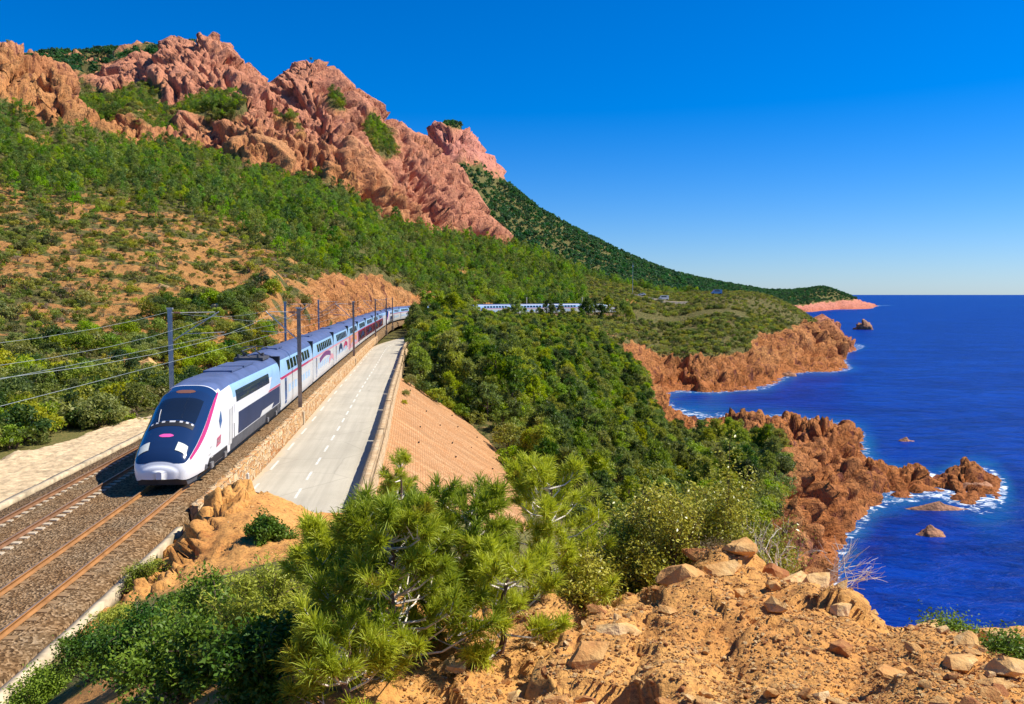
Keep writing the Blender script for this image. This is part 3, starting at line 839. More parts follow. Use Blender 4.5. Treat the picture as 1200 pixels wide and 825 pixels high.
# rock relief by region, along the surface normal
def relief(P, rock, y):
    x, yy, z = P[:, 0], P[:, 1], P[:, 2]
    d = np.zeros(len(P))
    far = sstep(380, 430, y)
    m = (rock > 0.02)
    if not m.any(): return d
    X, Yy, Z, Rk, Fr, Yd = x[m], yy[m], z[m], rock[m], far[m], y[m]
    # crags: tall faceted pillars and gullies
    if Fr.max() > 0:
        wx = 0.35 * perlin(X / 40, Yy / 40, Z / 40)
        wz = 0.5 * perlin(X / 14, Yy / 14, Z / 30 + 5)
        f1, f2, cid, t1 = voronoi(X / 34 + wx + .3 * wz, Yy / 34 + .3 * wz, Z / 75)
        g1, g2, gid, t2 = voronoi(X / 13 + wx + wz, Yy / 13 + wz, Z / 34)
        k1, k2, kid, t3 = voronoi(X / 4.2 + wz, Yy / 4.2, Z / 10)
        gully = np.clip(1 - np.abs(perlin(X / 45, Yy / 45, Z / 160)) * 5, 0, 1) ** 2
        fiss = np.clip(1 - np.abs(perlin(X / 15, Yy / 15, Z / 60)) * 5, 0, 1) ** 2
        def butt(l, w, q):
            ph = (X / l + w * perlin(X / (l * 1.8), Yy / (l * 1.8), Z / (l * 3)) + q * Z / 100 + Yy / (l * 4)) % 1.0
            return np.minimum(ph / 0.16, (1 - ph) / 0.84)
        crag = 13 * (butt(62, 0.8, .35) - 0.5) + 7 * (butt(23, 0.9, -.5) - 0.5) + 2.6 * (butt(9, 0.9, .7) - .5) + 12 * (ridged(X / 95 + .3 * wx, Yy / 120, Z / 260, 2) - 0.6) + 6 * (cid - 0.5) + 11 * t1 + 2.5 * (gid - 0.5) + 4.6 * t2 + 0.9 * (kid - 0.5) + 2.7 * t3 - 1.3 * np.clip(1 - (k2 - k1) * 5, 0, 1) - 13 * gully - 6.5 * fiss \
            - 1.5 * np.clip(1 - (f2 - f1) * 10, 0, 1) + 2.2 * fbm(X / 6, Yy / 6, Z / 8, 3) + 1.0
        crag = np.clip(crag, -22, 9)
        crag = crag * np.where(Yd > 1400, 0.45, np.clip(0.55 + Yd / 1500, 0, 1.2))
    else:
        crag = 0
    # shore and cutting: blocks of a few metres
    f1, f2, cid, t1 = voronoi(X / 8.5, Yy / 8.5, Z / 6)
    g1, g2, gid, t2 = voronoi(X / 3.1, Yy / 3.1, Z / 2.2)
    k1, k2, kid, t3 = voronoi(X / 1.2, Yy / 1.2, Z / 0.9)
    fiss = np.clip(1 - np.abs(perlin(X / 7, Yy / 7, Z / 14)) * 5, 0, 1) ** 2
    shore = 2.2 * (cid - 0.5) + 3.2 * t1 + 1.0 * (gid - 0.5) + 1.7 * t2 + 0.2 * (kid - .5) + 0.45 * t3 - 2.6 * fiss - 1.0 * np.clip(1 - (f2 - f1) * 7, 0, 1) - 0.5 * np.clip(1 - (g2 - g1) * 6, 0, 1)
    def sbutt(l, w, q):
        ph = (X / l * 0.8 + Yy / l * 0.6 + w * perlin(X / (l * 1.8), Yy / (l * 1.8), Z / (l * 1.5)) + q * Z / 10) % 1.0
        return np.minimum(ph / 0.18, (1 - ph) / 0.82) - 0.5
    shore = shore + 2.0 * sbutt(9.0, .9, .3) + 0.9 * sbutt(3.6, .9, -.4) - 2.2 * np.clip(1 - np.abs(perlin(X / 4, Yy / 4, Z / 9 + 3)) * 6, 0, 1) ** 2
    sh = shore * np.where(X < -30, 0.75, np.where(Yd > 262, 0.95, np.clip(Yd / 190, 0.8, 1.1))) * sstep(60, 90, Yd)
    # near ground: tilted ledges and chips
    k1, k2, kid, t1 = voronoi(X / 1.1, Yy / 1.1, Z / 0.7)
    l1, l2, lid, t2 = voronoi(X / 0.30, Yy / 0.30, Z / 0.2)
    ledge = sstep(-0.15, 0.35, fbm(X / 2.4, Yy / 2.4, 3.7, 2) + 0.35 * sstep(0.0, 0.15, 0.16 - np.abs(X / Yd - 0.12)))
    nr = (1 - 0.7 * sstep(17, 21, Yd)) * (0.10 * (kid - 0.5) + 0.26 * t1 - 0.06 * np.clip(1 - (k2 - k1) * 6, 0, 1)) * (0.25 + 0.75 * ledge) + (0.03 * (lid - 0.5) + 0.07 * t2) * (0.5 + 0.5 * ledge)
    kn = 1 + 0.5 * sstep(15, 20, Yd)
    h1, h2, hid, t4 = voronoi(X / 0.55, Yy / 0.55, Z / 0.4)
    nr = nr + (0.26 * (hid - .5) + 0.44 * t4 - 0.12 * np.clip(1 - (h2 - h1) * 5, 0, 1)) * sstep(17, 21, Yd) * sstep(-0.1, 0.3, 0.35 * fbm(X / 3, Yy / 3, 1.3, 2) + 0.6 * (-9.5 - X - 0.02 * (Yd - 25)))
    nr = nr * kn * (1 - sstep(55, 75, Yd))
    low = sstep(SEA - 1.8, SEA + 4.0, Z)
    d[m] = Rk * ((crag * Fr + sh * (1 - Fr)) * np.where(Yd > 70, low, 1) + nr)
    return d

def patch(name, Y0, Y1, rows, cols, mat, u0=-0.74, u1=0.74):
    us = np.linspace(u0, u1, cols)
    ys = np.exp(np.linspace(math.log(Y0), math.log(Y1), rows))
    U, Yg = np.meshgrid(us, ys)
    X = U * Yg
    z, rock, veg, red, off = terrain(X.ravel(), Yg.ravel())
    P = np.stack([X.ravel(), Yg.ravel(), z], -1)
    G = P.reshape(rows, cols, 3)
    du = np.gradient(G, axis=1); dv = np.gradient(G, axis=0)
    nn = np.cross(du, dv).reshape(-1, 3)
    nn /= np.maximum(np.linalg.norm(nn, axis=1), 1e-9)[:, None]
    # relief pushes outwards along a softened normal
    nn = nn * np.array([1, 1, 0.8]); nn /= np.linalg.norm(nn, axis=1)[:, None]
    inside = (off > -6.4) & (off < np.where(P[:, 1] < 34, 2.0, 8.7)) & (P[:, 1] < 420)
    rel = relief(P, rock, P[:, 1]) * np.where(inside, 0, 1)
    rel = np.where((off > -9) & (off < 3.2) & (P[:, 1] < 290), np.minimum(rel, 0.1), rel)
    P = P + nn * rel[:, None]
    i = np.arange(rows - 1)[:, None] * cols + np.arange(cols - 1)[None, :]
    q = np.stack([i, i + 1, i + 1 + cols, i + cols], -1).reshape(-1, 4)
    q = q[(P[q, 2].max(1) > SEA - 3.0)]
    used = np.zeros(len(P), bool); used[q.ravel()] = True
    remap = np.cumsum(used) - 1
    me = mesh_np(name, P[used], quads=remap[q], mats=[mat], smooth=False)
    attr(me, 'rock', rock[used]); attr(me, 'veg', veg[used]); attr(me, 'red', red[used])
    attr(me, 'brown', (rock * sstep(78, 95, P[:, 1]) * (P[:, 2] < 0) * ((P[:, 1] < 700) | (P[:, 1] > 1400)) * (P[:, 0] > -8) * (0.35 + 0.65 * (1 - sstep(SEA + 1, SEA + 9, P[:, 2]))))[used])
    return tag(link(name, me), kind='structure')

patch('foreground_spur', 2.3, 15.0, 250, 430, M['ground_near'])
patch('valley_ground', 14.9, 62, 330, 440, M['ground_near'])
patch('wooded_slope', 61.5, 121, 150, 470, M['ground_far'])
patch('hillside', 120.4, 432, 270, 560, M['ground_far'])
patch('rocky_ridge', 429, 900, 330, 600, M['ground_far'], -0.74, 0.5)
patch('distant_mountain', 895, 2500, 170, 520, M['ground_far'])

def make_sea_mesh():
    ys = np.r_[np.exp(np.linspace(math.log(70), math.log(700), 330)), np.exp(np.linspace(math.log(720), math.log(60000), 60))]
    us = np.r_[np.linspace(0.12, 0.72, 330), np.linspace(0.74, 2.2, 16)]
    U, Yg = np.meshgrid(us, ys)
    X = (U * Yg).ravel(); Yf = Yg.ravel()
    z = np.where(Yf < 2600, terrain(X, Yf)[0], -60.0)
    cols = len(us); rows = len(ys)
    P = np.stack([X, Yf, np.full(len(X), SEA)], -1)
    i = np.arange(rows - 1)[:, None] * cols + np.arange(cols - 1)[None, :]
    q = np.stack([i, i + 1, i + 1 + cols, i + cols], -1).reshape(-1, 4)
    me = mesh_np('sea', P, quads=q, mats=[M['sea']], smooth=True)
    attr(me, 'shallow', sstep(-30.5, -25.2, z) * 0.8 * (1 - 0.5 * sstep(200, 500, Yf)) * (0.45 + 0.55 * sstep(-0.35, 0.3, fbm(X / 14, Yf / 14, 2.2, 3))))
    attr(me, 'foam', sstep(-28.6, -25.4, z) * (0.72 + 0.07 * sstep(0.40, 0.50, X / Yf) * (Yf < 210)))
    return tag(link('sea', me), kind='structure')
make_sea_mesh()
# ------------------------------------------------------------------ railway, road and walls
def road_shift(s):
    y = at_s(s)[0][..., 1]
    return 10.0 * sstep(150, 235, y) ** 1.0

def sweep(name, prof, s0, s1, step, mat, parent=None, shift=None, close=False, smooth=False, top_mat=None, wob=0.0):
    """extrude a cross profile of (offset, height) along the line, with metre UVs"""
    S = np.linspace(s0, s1, max(2, int(round((s1 - s0) / step)) + 1))
    prof = list(prof)
    if close: prof = prof + [prof[0]]
    k = len(prof)
    sh = road_shift(S) if shift else np.zeros(len(S))
    V = np.zeros((len(S), k, 3)); UV = np.zeros((len(S), k, 2))
    cum = np.r_[0, np.cumsum([math.hypot(prof[i + 1][0] - prof[i][0], prof[i + 1][1] - prof[i][1]) for i in range(k - 1)])]
    for j, (o, z) in enumerate(prof):
        p, t = at_s(S, 0.0)
        V[:, j, 0] = p[:, 0] + t[:, 1] * (o + sh); V[:, j, 1] = p[:, 1] - t[:, 0] * (o + sh); V[:, j, 2] = z
        UV[:, j, 0] = S; UV[:, j, 1] = cum[j]
    if wob:
        V += wob * np.stack([perlin(V[..., 0] * 1.7, V[..., 1] * 1.7, V[..., 2] * 2 + i * 9.1) for i in range(3)], -1)
    i = np.arange(len(S) - 1)[:, None] * k + np.arange(k - 1)[None, :]
    q = np.stack([i, i + k, i + k + 1, i + 1], -1).reshape(-1, 4)
    me = mesh_np(name, V.reshape(-1, 3), quads=q, mats=[mat], smooth=smooth)
    if close:      # end faces
        bm = bmesh.new(); bm.from_mesh(me); bm.verts.ensure_lookup_table()
        for b0 in (0, (len(S) - 1) * k):
            try: bm.faces.new([bm.verts[b0 + j] for j in (range(k - 1) if b0 else range(k - 2, -1, -1))])
            except ValueError: pass
        bm.to_mesh(me); bm.free()
    uvl = me.uv_layers.new(name='UVMap')
    li = np.zeros(len(me.loops), np.int32); me.loops.foreach_get('vertex_index', li)
    uvl.data.foreach_set('uv', UV.reshape(-1, 2)[li].astype(np.float32).ravel())
    return link(name, me, parent)

S_NEAR = s_of_Y(11.0)
S_END = float(np.interp(52, PATH[-160:, 0], PS[-160:]))
S_SP = s_of_Y(120)
tag(sweep('ballast_bed', [(-7.0, -1.4), (-6.25, -0.62), (-5.75, -0.55), (-5.0, -0.20), (-4.45, -0.20), (-3.7, -0.185), (-2.95, -0.20), (-2.4, -0.20), (-1.85, -0.25), (-1.3, -0.20), (-0.75, -0.195), (0, -0.175), (0.75, -0.195), (1.15, -0.20), (1.72, -0.38), (1.9, -1.6)],
          S_NEAR, S_END, 0.4, M['ballast'], wob=0.03), kind='structure')

def rail_profile(c):
    return [(c - 0.07, -0.168), (c - 0.07, -0.145), (c - 0.012, -0.12), (c - 0.012, -0.045), (c - 0.036, -0.035), (c - 0.036, -0.004), (c - 0.028, 0.0),
            (c + 0.028, 0.0), (c + 0.036, -0.004), (c + 0.036, -0.035), (c + 0.012, -0.045), (c + 0.012, -0.12), (c + 0.07, -0.145), (c + 0.07, -0.168)]

def track(c, label, rm, sm, s_stop, top=-0.16):
    root = empty('railway_track', (float(at_s(s_of_Y(20), c)[0][0]), float(at_s(s_of_Y(20), c)[0][1]), -0.2))
    tag(root, label, 'railway track', 'railway tracks')
    inv = Matrix.Translation(root.location).inverted()
    for r in (-0.755, 0.755):
        o = sweep('rail', rail_profile(c + r), S_NEAR, S_END, 1.2, rm)
        o.parent = root; o.matrix_parent_inverse = inv
        h = sweep('rail_head', [(c + r - 0.026, 0.003), (c + r + 0.026, 0.003)], S_NEAR, S_END, 1.2, M['rail_top'])
        h.parent = o
    mb = MB()
    for q_ in (-1, 1):      # two concrete blocks, the tie between them buried
        x0, x1 = sorted((q_ * 0.50, q_ * 1.12))
        mb.add([(x0, -0.14, -0.32), (x1, -0.14, -0.32), (x1, 0.14, -0.32), (x0, 0.14, -0.32), (x0 + .03, -0.115, top), (x1 - .03, -0.115, top), (x1 - .03, 0.115, top), (x0 + .03, 0.115, top)],
               [(3, 2, 1, 0), (4, 5, 6, 7), (0, 1, 5, 4), (1, 2, 6, 5), (2, 3, 7, 6), (3, 0, 4, 7)])
    mb.box(-0.5, 0.5, -0.04, 0.04, -0.30, top - 0.05)
    me = mb.mesh('sleeper', sm)
    s = S_NEAR + 0.3
    while s < s_stop:
        p, t = at_s(s, c)
        o = link('sleeper', me, root)
        o.matrix_parent_inverse = inv
        o.location = (p[0], p[1], 0)
        o.rotation_euler = (0, 0, math.atan2(t[1], t[0]) - math.pi / 2)
        s += 0.6
    return root
track(0.0, 'rusty rails under the train, on brown sleepers, beside the stone wall', M['rail'], M['sleeper_brown'], s_of_Y(44), -0.172)
track(-3.7, 'empty darker rails with white sleeper ends beside the pale gravel strip', M['rail_far'], M['sleeper'], s_of_Y(62))

tag(sweep('concrete_kerb', [(-6.85, -0.9), (-6.85, -0.56), (-6.52, -0.56), (-6.52, -0.9)], S_NEAR, s_of_Y(66), 0.8, M['concrete'], close=True, wob=0.02),
    'pale concrete kerb strip edging the ballast beside the gravel flat', 'kerb')
tag(sweep('concrete_channel', [(1.82, -0.9), (1.82, -0.42), (2.06, -0.41), (2.06, -0.9)], S_NEAR, s_of_Y(31), 0.8, M['concrete'], close=True, wob=0.02),
    'pale concrete channel edge at the foot of the orange earth knoll', 'kerb')

# gravel flat to the left of the line
def gravel_flat():
    ns, no = 230, 44
    S = np.linspace(s_of_Y(24), s_of_Y(66), ns)
    e = np.tile(np.linspace(0, 1, no), ns)
    V = np.zeros((ns, no, 3))
    for i_, s_ in enumerate(S):
        w = 5.4 + 1.3 * float(perlin(s_ / 5.5, 2.2, 0.7)) - 3.4 * float(sstep(s_of_Y(48), s_of_Y(62), s_))
        for j_, o_ in enumerate(np.linspace(-6.8, -6.8 - w, no)):
            p_, _ = at_s(s_, o_); V[i_, j_, :2] = p_
    V = V.reshape(-1, 3)
    f1, f2, cid, tl = voronoi(V[:, 0] / .35, V[:, 1] / .35, np.zeros(len(V)))
    V[:, 2] = -0.60 + 0.16 * fbm(V[:, 0] / 2.6, V[:, 1] / 2.6, 0.5, 4) + 0.05 * tl + 0.05 * (cid - .5) - 0.25 * sstep(0.85, 1, e) + 0.25 * sstep(.3, .8, e) * sstep(-.2, .5, fbm(V[:, 0] / 5, V[:, 1] / 5, 4.5, 2))
    i = np.arange(ns - 1)[:, None] * no + np.arange(no - 1)[None, :]
    q = np.stack([i, i + 1, i + no + 1, i + no], -1).reshape(-1, 4)
    tag(link('gravel_flat', mesh_np('gravel_flat', V, quads=q, mats=[M['sand']])), kind='structure')
gravel_flat()

S_R0, S_R1 = s_of_Y(33.0), s_of_Y(232)
ROADZ = -1.4
road = tag(sweep('road', [(2.05, ROADZ - 0.02), (3.6, ROADZ + 0.03), (5.0, ROADZ + 0.05), (6.4, ROADZ + 0.03), (7.95, ROADZ - 0.02)], S_R0, S_R1, 1.0, M['asphalt'], shift=True), kind='structure')
def paint(o, w, s0, s1, name):
    a = sweep(name, [(o - w / 2, ROADZ + 0.055 if 4.5 < o < 5.5 else ROADZ + 0.012), (o + w / 2, ROADZ + 0.055 if 4.5 < o < 5.5 else ROADZ + 0.018)], s0, s1, 0.75, M['paint'], shift=True)
    a.parent = road
s = S_R0 + 2
while s < s_of_Y(205):
    paint(4.95, 0.13, s, s + 2.1, 'centre_dash')
    s += 4.0
s = S_R0 + 1
while s < s_of_Y(150):
    paint(2.62, 0.13, s, s + 2.6, 'edge_dash')
    s += 6.0

wall = empty('stone_wall', (float(at_s(s_of_Y(34), 1.9)[0][0]), float(at_s(s_of_Y(34), 1.9)[0][1]), ROADZ))
tag(wall, 'long low ochre rubble wall between the railway ballast and the road', 'wall')
winv = Matrix.Translation(wall.location).inverted()
def wsweep(root, inv, name, prof, s0, s1, step, mat, wob, shift=True):
    o = sweep(name, prof, s0, s1, step, mat, close=True, wob=wob, shift=shift)
    o.parent = root; o.matrix_parent_inverse = inv
    return o
wsweep(wall, winv, 'rubble_face', [(1.82, -1.7), (1.80, -0.20), (2.12, -0.20), (2.14, -0.5), (2.13, -0.8), (2.16, -1.1), (2.17, -1.7)], s_of_Y(33), s_of_Y(172), 0.35, M['rubble'], 0.045, False)
wsweep(wall, winv, 'coping', [(1.76, -0.21), (1.76, -0.12), (2.13, -0.13), (2.13, -0.21)], s_of_Y(33), s_of_Y(172), 0.4, M['rubble'], 0.05, False)

par = empty('parapet', (float(at_s(s_of_Y(40), 8.1)[0][0]), float(at_s(s_of_Y(40), 8.1)[0][1]), ROADZ))
tag(par, 'pale stone parapet along the seaward edge of the road', 'parapet')
pinv = Matrix.Translation(par.location).inverted()
wsweep(par, pinv, 'retaining_wall', [(8.0, -4.2), (8.0, -1.37), (8.42, -1.37), (8.50, -4.2)], s_of_Y(36), s_of_Y(168), 0.6, M['parapet'], 0.03)
yb = 37.0
for seg in (18, 15, 11.5, 15, 12, 18, 18, 16):
    s0, s1 = s_of_Y(yb), s_of_Y(yb + seg - 0.35)
    wsweep(par, pinv, 'parapet_panel', [(7.98, -1.40), (7.98, -0.72), (8.34, -0.72), (8.36, -1.40)], s0, s1, 0.6, M['parapet'], 0.02)
    wsweep(par, pinv, 'coping', [(7.95, -0.73), (7.95, -0.63), (8.38, -0.63), (8.38, -0.73)], s0 - 0.02, s1 + 0.02, 0.5, M['parapet'], 0.03)
    yb += seg

# stone-faced embankment under the road
def embankment():
    ns, no = 150, 34
    S = np.linspace(s_of_Y(37), s_of_Y(106), ns); O = np.linspace(8.45, 23.5, no)
    V = np.zeros((ns, no, 3)); UV = np.zeros((ns, no, 2))
    for j, o in enumerate(O):
        p, t = at_s(S, o)
        V[:, j, 0] = p[:, 0]; V[:, j, 1] = p[:, 1]
        V[:, j, 2] = -2.25 - (o - 8.45) * 0.66
        UV[:, j, 0] = S; UV[:, j, 1] = (o - 8.45) * 1.2
    V[..., 2] += 0.22 * fbm(V[..., 0] / 2.6, V[..., 1] / 2.6, 3.3, 4)
    i = np.arange(ns - 1)[:, None] * no + np.arange(no - 1)[None, :]
    q = np.stack([i, i + no, i + no + 1, i + 1], -1).reshape(-1, 4)
    me = mesh_np('stone_facing', V.reshape(-1, 3), quads=q, mats=[M['revet']], smooth=True)
    uvl = me.uv_layers.new(name='UVMap')
    li = np.zeros(len(me.loops), np.int32); me.loops.foreach_get('vertex_index', li)
    uvl.data.foreach_set('uv', UV.reshape(-1, 2)[li].astype(np.float32).ravel())
    root = empty('embankment', (float(V[0, 0, 0]), float(V[0, 0, 1]), -4))
    tag(root, 'sloping stone-faced embankment below the road parapet', 'embankment')
    inv = Matrix.Translation(root.location).inverted()
    o = link('stone_facing', me, root); o.matrix_parent_inverse = inv
    # weep holes and a drainage rib
    hm = MB().box(-0.06, 0.06, -0.05, 0.05, -0.12, 0.12).mesh('weep_hole', M['black'])
    rr = random.Random(3)
    for r in range(3):
        for k in range(5):
            s = s_of_Y(68) + k * 8 + rr.uniform(-3, 3); of = 10.5 + r * 3.4 + rr.uniform(-1.5, 1.5)
            p, t = at_s(s, of)
            w = link('weep_hole', hm, root); w.matrix_parent_inverse = inv
            w.location = (p[0], p[1], -2.25 - (of - 8.45) * 0.66 + 0.04)
            w.rotation_euler = (0, R(33), math.atan2(t[1], t[0]) - math.pi / 2)
embankment()

# marker post by the wall
p, _ = at_s(s_of_Y(40.5), 2.5)
mp_ = MB().box(-0.06, 0.06, -0.05, 0.05, -0.1, 0.95).add([(-0.06, -0.05, 0.95), (0.06, -0.05, 0.95), (0.06, 0.05, 0.95), (-0.06, 0.05, 0.95), (0, 0, 1.03)], [(0, 1, 4), (1, 2, 4), (2, 3, 4), (3, 0, 4)])
tag(mp_.build('marker_post', M['paint'], None, (p[0], p[1], ROADZ)), 'short white marker post at the road edge by the rubble wall', 'post')

# ------------------------------------------------------------------ the train
# car coordinates: y runs back from the front end, x to the right (sea side), z up from the rail
NY = [0.0, 0.04, 0.12, 0.25, 0.45, 0.8, 1.3, 2.0, 2.8, 3.6, 4.4, 5.2, 6.2, 7.5, 22]
NT = [1.06, 1.22, 1.38, 1.55, 1.73, 1.97, 2.24, 2.62, 2.98, 3.40, 3.72, 3.90, 4.00, 4.05, 4.05]
NW = [0.76, 0.88, 0.99, 1.08, 1.15, 1.22, 1.29, 1.36, 1.40, 1.43, 1.45, 1.45, 1.45, 1.45, 1.45]
NB = [0.50, 0.46, 0.43, 0.41, 0.40, 0.40, 0.40, 0.40, 0.40, 0.40, 0.40, 0.40, 0.40, 0.40, 0.40]
NK = [2.1, 2.1, 2.2, 2.3, 2.4, 2.45, 2.5, 2.6, 2.7, 2.9, 3.1, 3.3, 3.5, 3.6, 3.6]
def nose(y):
    w, t, b, k = (np.interp(y, NY, A) for A in (NW, NT, NB, NK))
    return w, t, b, b + (t - b) * np.interp(y, [0, 2, 6, 22], [0.40, 0.40, 0.48, 0.48]), k
def n_arc(y, a, out=0.0):
    """point on the upper shell; a from 0 (belt, right) through pi/2 (roof) to pi (belt, left)"""
    w, t, b, c, k = nose(y)
    ca, sa = np.cos(a), np.sin(a)
    return np.array([np.sign(ca) * w * abs(ca) ** (2 / k), y, c + (t - c) * abs(sa) ** (2 / k)])
def n_side(y, z):
    w, t, b, c, k = nose(y)
    if z <= c: return w * (1 - 0.07 * ((c - z) / (c - b)) ** 2)
    return w * max(0.0, 1 - ((z - c) / (t - c)) ** k) ** (1 / k)

def power_car():
    ys = np.r_[np.array(NY[:12]), 0.02, 0.08, 0.18, 0.35, 0.6, 1.05, 1.65, 2.4, 3.2, 4.0, 4.8, 5.7, 7.5, np.linspace(8.5, 21.6, 12), 21.75]
    ys = np.unique(ys)
    A = np.linspace(0, math.pi, 41)
    rings = []
    for y in ys:
        w, t, b, c, k = nose(y)
        f = 1.0 if y < 21.7 else 0.97
        ring = [(n_side(y, b) * f, y, b), (n_side(y, b + (c - b) * .33) * f, y, b + (c - b) * .33), (n_side(y, b + (c - b) * .67) * f, y, b + (c - b) * .67)]
        ring += [tuple(n_arc(y, a) * (f, 1, 1)) for a in A]
        ring += [(-x, yy, z) for x, yy, z in ring[2::-1]]
        rings.append(ring)
    zc0 = 0.78       # the bumper bulges forward of the first frame
    for k_, yy in ((0.93, -0.035), (0.78, -0.07), (0.50, -0.10), (0.15, -0.115)):
        rings.insert(0, [(x * k_, yy, zc0 + (z - zc0) * (k_ if z > zc0 else 1)) for x, _, z in rings[-len(ys)]])
    ys = np.r_[-0.115, -0.10, -0.07, -0.035, ys]
    m = len(rings[0])
    V = np.array(rings).reshape(-1, 3)
    i = np.arange(len(ys) - 1)[:, None] * m + np.arange(m - 1)[None, :]
    q = np.stack([i, i + 1, i + m + 1, i + m], -1).reshape(-1, 4)
    body = mesh_np('power_car', V, quads=q, mats=[M['white'], M['roof'], M['skirt'], M['silver']], smooth=True)
    cen = V[q].mean(1)
    mi = np.zeros(len(q), np.int32)
    roof = (cen[:, 1] > 5.2) & (cen[:, 2] > 3.62); mi[roof] = 1
    mi[(cen[:, 1] > 7.6) & (cen[:, 2] > 2.95) & (cen[:, 2] <= 3.62)] = 3
    body.polygons.foreach_set('material_index', mi)
    bm = bmesh.new(); bm.from_mesh(body); bm.verts.ensure_lookup_table()
    bm.faces.new([bm.verts[j] for j in range(m)])
    bm.faces.new([bm.verts[(len(ys) - 1) * m + j] for j in range(m - 1, -1, -1)])
    bm.to_mesh(body); bm.free()
    car = link('power_car', body)

    def shell(name, y0, y1, a0f, a1f, mat, out=0.008, ny=24, na=24):
        Y = np.linspace(y0, y1, ny); P = np.zeros((ny, na, 3))
        for i_, y in enumerate(Y):
            f = i_ / (ny - 1)
            for j_, a in enumerate(np.linspace(a0f(f), a1f(f), na)):
                e = 1e-3
                p = n_arc(y, a); n_ = np.cross(n_arc(y, min(a + e, 3.14)) - n_arc(y, max(a - e, 0.001)), n_arc(y + e, a) - n_arc(max(y - e, 0), a))
                n_ = -n_ / max(np.linalg.norm(n_), 1e-12)
                if n_[2] < -0.2 or (abs(n_[0]) > 0.5 and n_[0] * p[0] < 0): n_ = -n_
                P[i_, j_] = p + n_ * out
        i2 = np.arange(ny - 1)[:, None] * na + np.arange(na - 1)[None, :]
        q2 = np.stack([i2, i2 + 1, i2 + na + 1, i2 + na], -1).reshape(-1, 4)
        return link(name, mesh_np(name, P.reshape(-1, 3), quads=q2, mats=[mat], smooth=True), car)
    def side(name, poly, mat, out=0.01, n1=10, n2=6):
        """four corners (y, z) on the right flank, front-bottom, rear-bottom, rear-top, front-top"""
        (ya, za), (yb_, zb_), (yc, zc_), (yd, zd) = poly
        P = np.zeros((n2, n1, 3))
        for i_ in range(n2):
            v = i_ / (n2 - 1)
            for j_ in range(n1):
                u = j_ / (n1 - 1)
                y = (ya * (1 - u) + yb_ * u) * (1 - v) + (yd * (1 - u) + yc * u) * v
                z = (za * (1 - u) + zb_ * u) * (1 - v) + (zd * (1 - u) + zc_ * u) * v
                P[i_, j_] = (n_side(y, z) + out, y, z)
        i2 = np.arange(n2 - 1)[:, None] * n1 + np.arange(n1 - 1)[None, :]
        q2 = np.stack([i2, i2 + 1, i2 + n1 + 1, i2 + n1], -1).reshape(-1, 4)
        return link(name, mesh_np(name, P.reshape(-1, 3), quads=q2, mats=[mat], smooth=True), car)
    am = lambda f: 0.34 + 0.42 * f + 0.55 * math.exp(-f * 70)
    shell('front_panel', 0.05, 5.1, lambda f: am(f), lambda f: math.pi - am(f), M['navy'], 0.010, 110, 36)
    for sgn in (0, 1):
        am = lambda f: 0.34 + 0.42 * f
        lo = lambda f: am(f) - 0.05 - 0.12 * math.sin(math.pi * min(1, 0.2 + f * 0.8)); hi = lambda f: am(f) + 0.015
        if sgn: shell('carmine_stripe', 0.5, 5.3, lambda f: math.pi - hi(f), lambda f: math.pi - lo(f), M['carmine'], 0.010, 36, 5)
        else: shell('carmine_stripe', 0.5, 5.3, lo, hi, M['carmine'], 0.010, 36, 5)
    shell('windscreen', 2.15, 3.75, lambda f: 0.93 + 0.08 * f, lambda f: math.pi - 0.93 - 0.08 * f, M['glass'], 0.018, 14, 20)
    shell('wiper_grille', 1.72, 2.05, lambda f: 0.90, lambda f: math.pi - 0.90, M['black'], 0.020, 5, 20)
    for k in range(7):
        c0 = 0.95 + k * 0.188
        shell('grille_tooth', 1.94, 2.05, lambda f: c0, lambda f: c0 + 0.09, M['lgrey'], 0.028, 3, 4)
    for q_ in (-1, 1):      # lamp units let into the dark front
        P = []
        for yy in np.linspace(0.40, 0.80, 8):
            w, t, b_, c_, k = nose(yy)
            for xx in np.linspace(0.50 + 0.10 * yy, 0.98, 10):
                P.append((q_ * xx, yy - 0.02, c_ + (t - c_) * max(0, 1 - (xx / w) ** k) ** (1 / k) + 0.03))
        link('headlight', mesh_np('headlight', P, quads=[(i_ * 10 + j_, i_ * 10 + j_ + 1, i_ * 10 + j_ + 11, i_ * 10 + j_ + 10) for i_ in range(7) for j_ in range(9)], mats=[M['lamp']], smooth=True), car)
    shell('front_emblem', 1.02, 1.22, lambda f: 1.57 - 0.17 * math.sin(math.pi * (0.12 + f * 0.76)), lambda f: 1.57 + 0.17 * math.sin(math.pi * (0.12 + f * 0.76)), M['pink'], 0.022, 9, 9)
    shell('top_lamp', 4.15, 4.45, lambda f: 1.57 - 0.16 * math.sin(math.pi * (0.12 + f * 0.76)), lambda f: 1.57 + 0.16 * math.sin(math.pi * (0.12 + f * 0.76)), M['insul'], 0.022, 8, 8)
    wp = MB().tube([tuple(n_arc(2.0, 1.9) + (0, 0, .05)), tuple(n_arc(2.6, 1.98) + (0, 0, .05)), tuple(n_arc(3.0, 2.0) + (0, 0, .05))], 0.015, 5).build('wiper', M['lgrey'], car)
    # flank
    side('window_band', [(8.2, 2.70), (17.6, 2.70), (17.6, 3.30), (8.2, 3.30)], M['navy'], 0.012, 14, 6)
    side('lower_panel', [(8.6, 1.0), (21.4, 1.0), (21.4, 2.13), (8.6, 2.13)], M['slate'], 0.012, 16, 6)
    side('white_wedge', [(7.7, 2.14), (17.0, 2.14), (19.2, 2.66), (7.7, 2.66)], M['white'], 0.009, 16, 4)
    side('silver_end', [(17.6, 2.30), (21.6, 2.30), (21.6, 3.55), (19.4, 3.55)], M['silver'], 0.011, 8, 8)
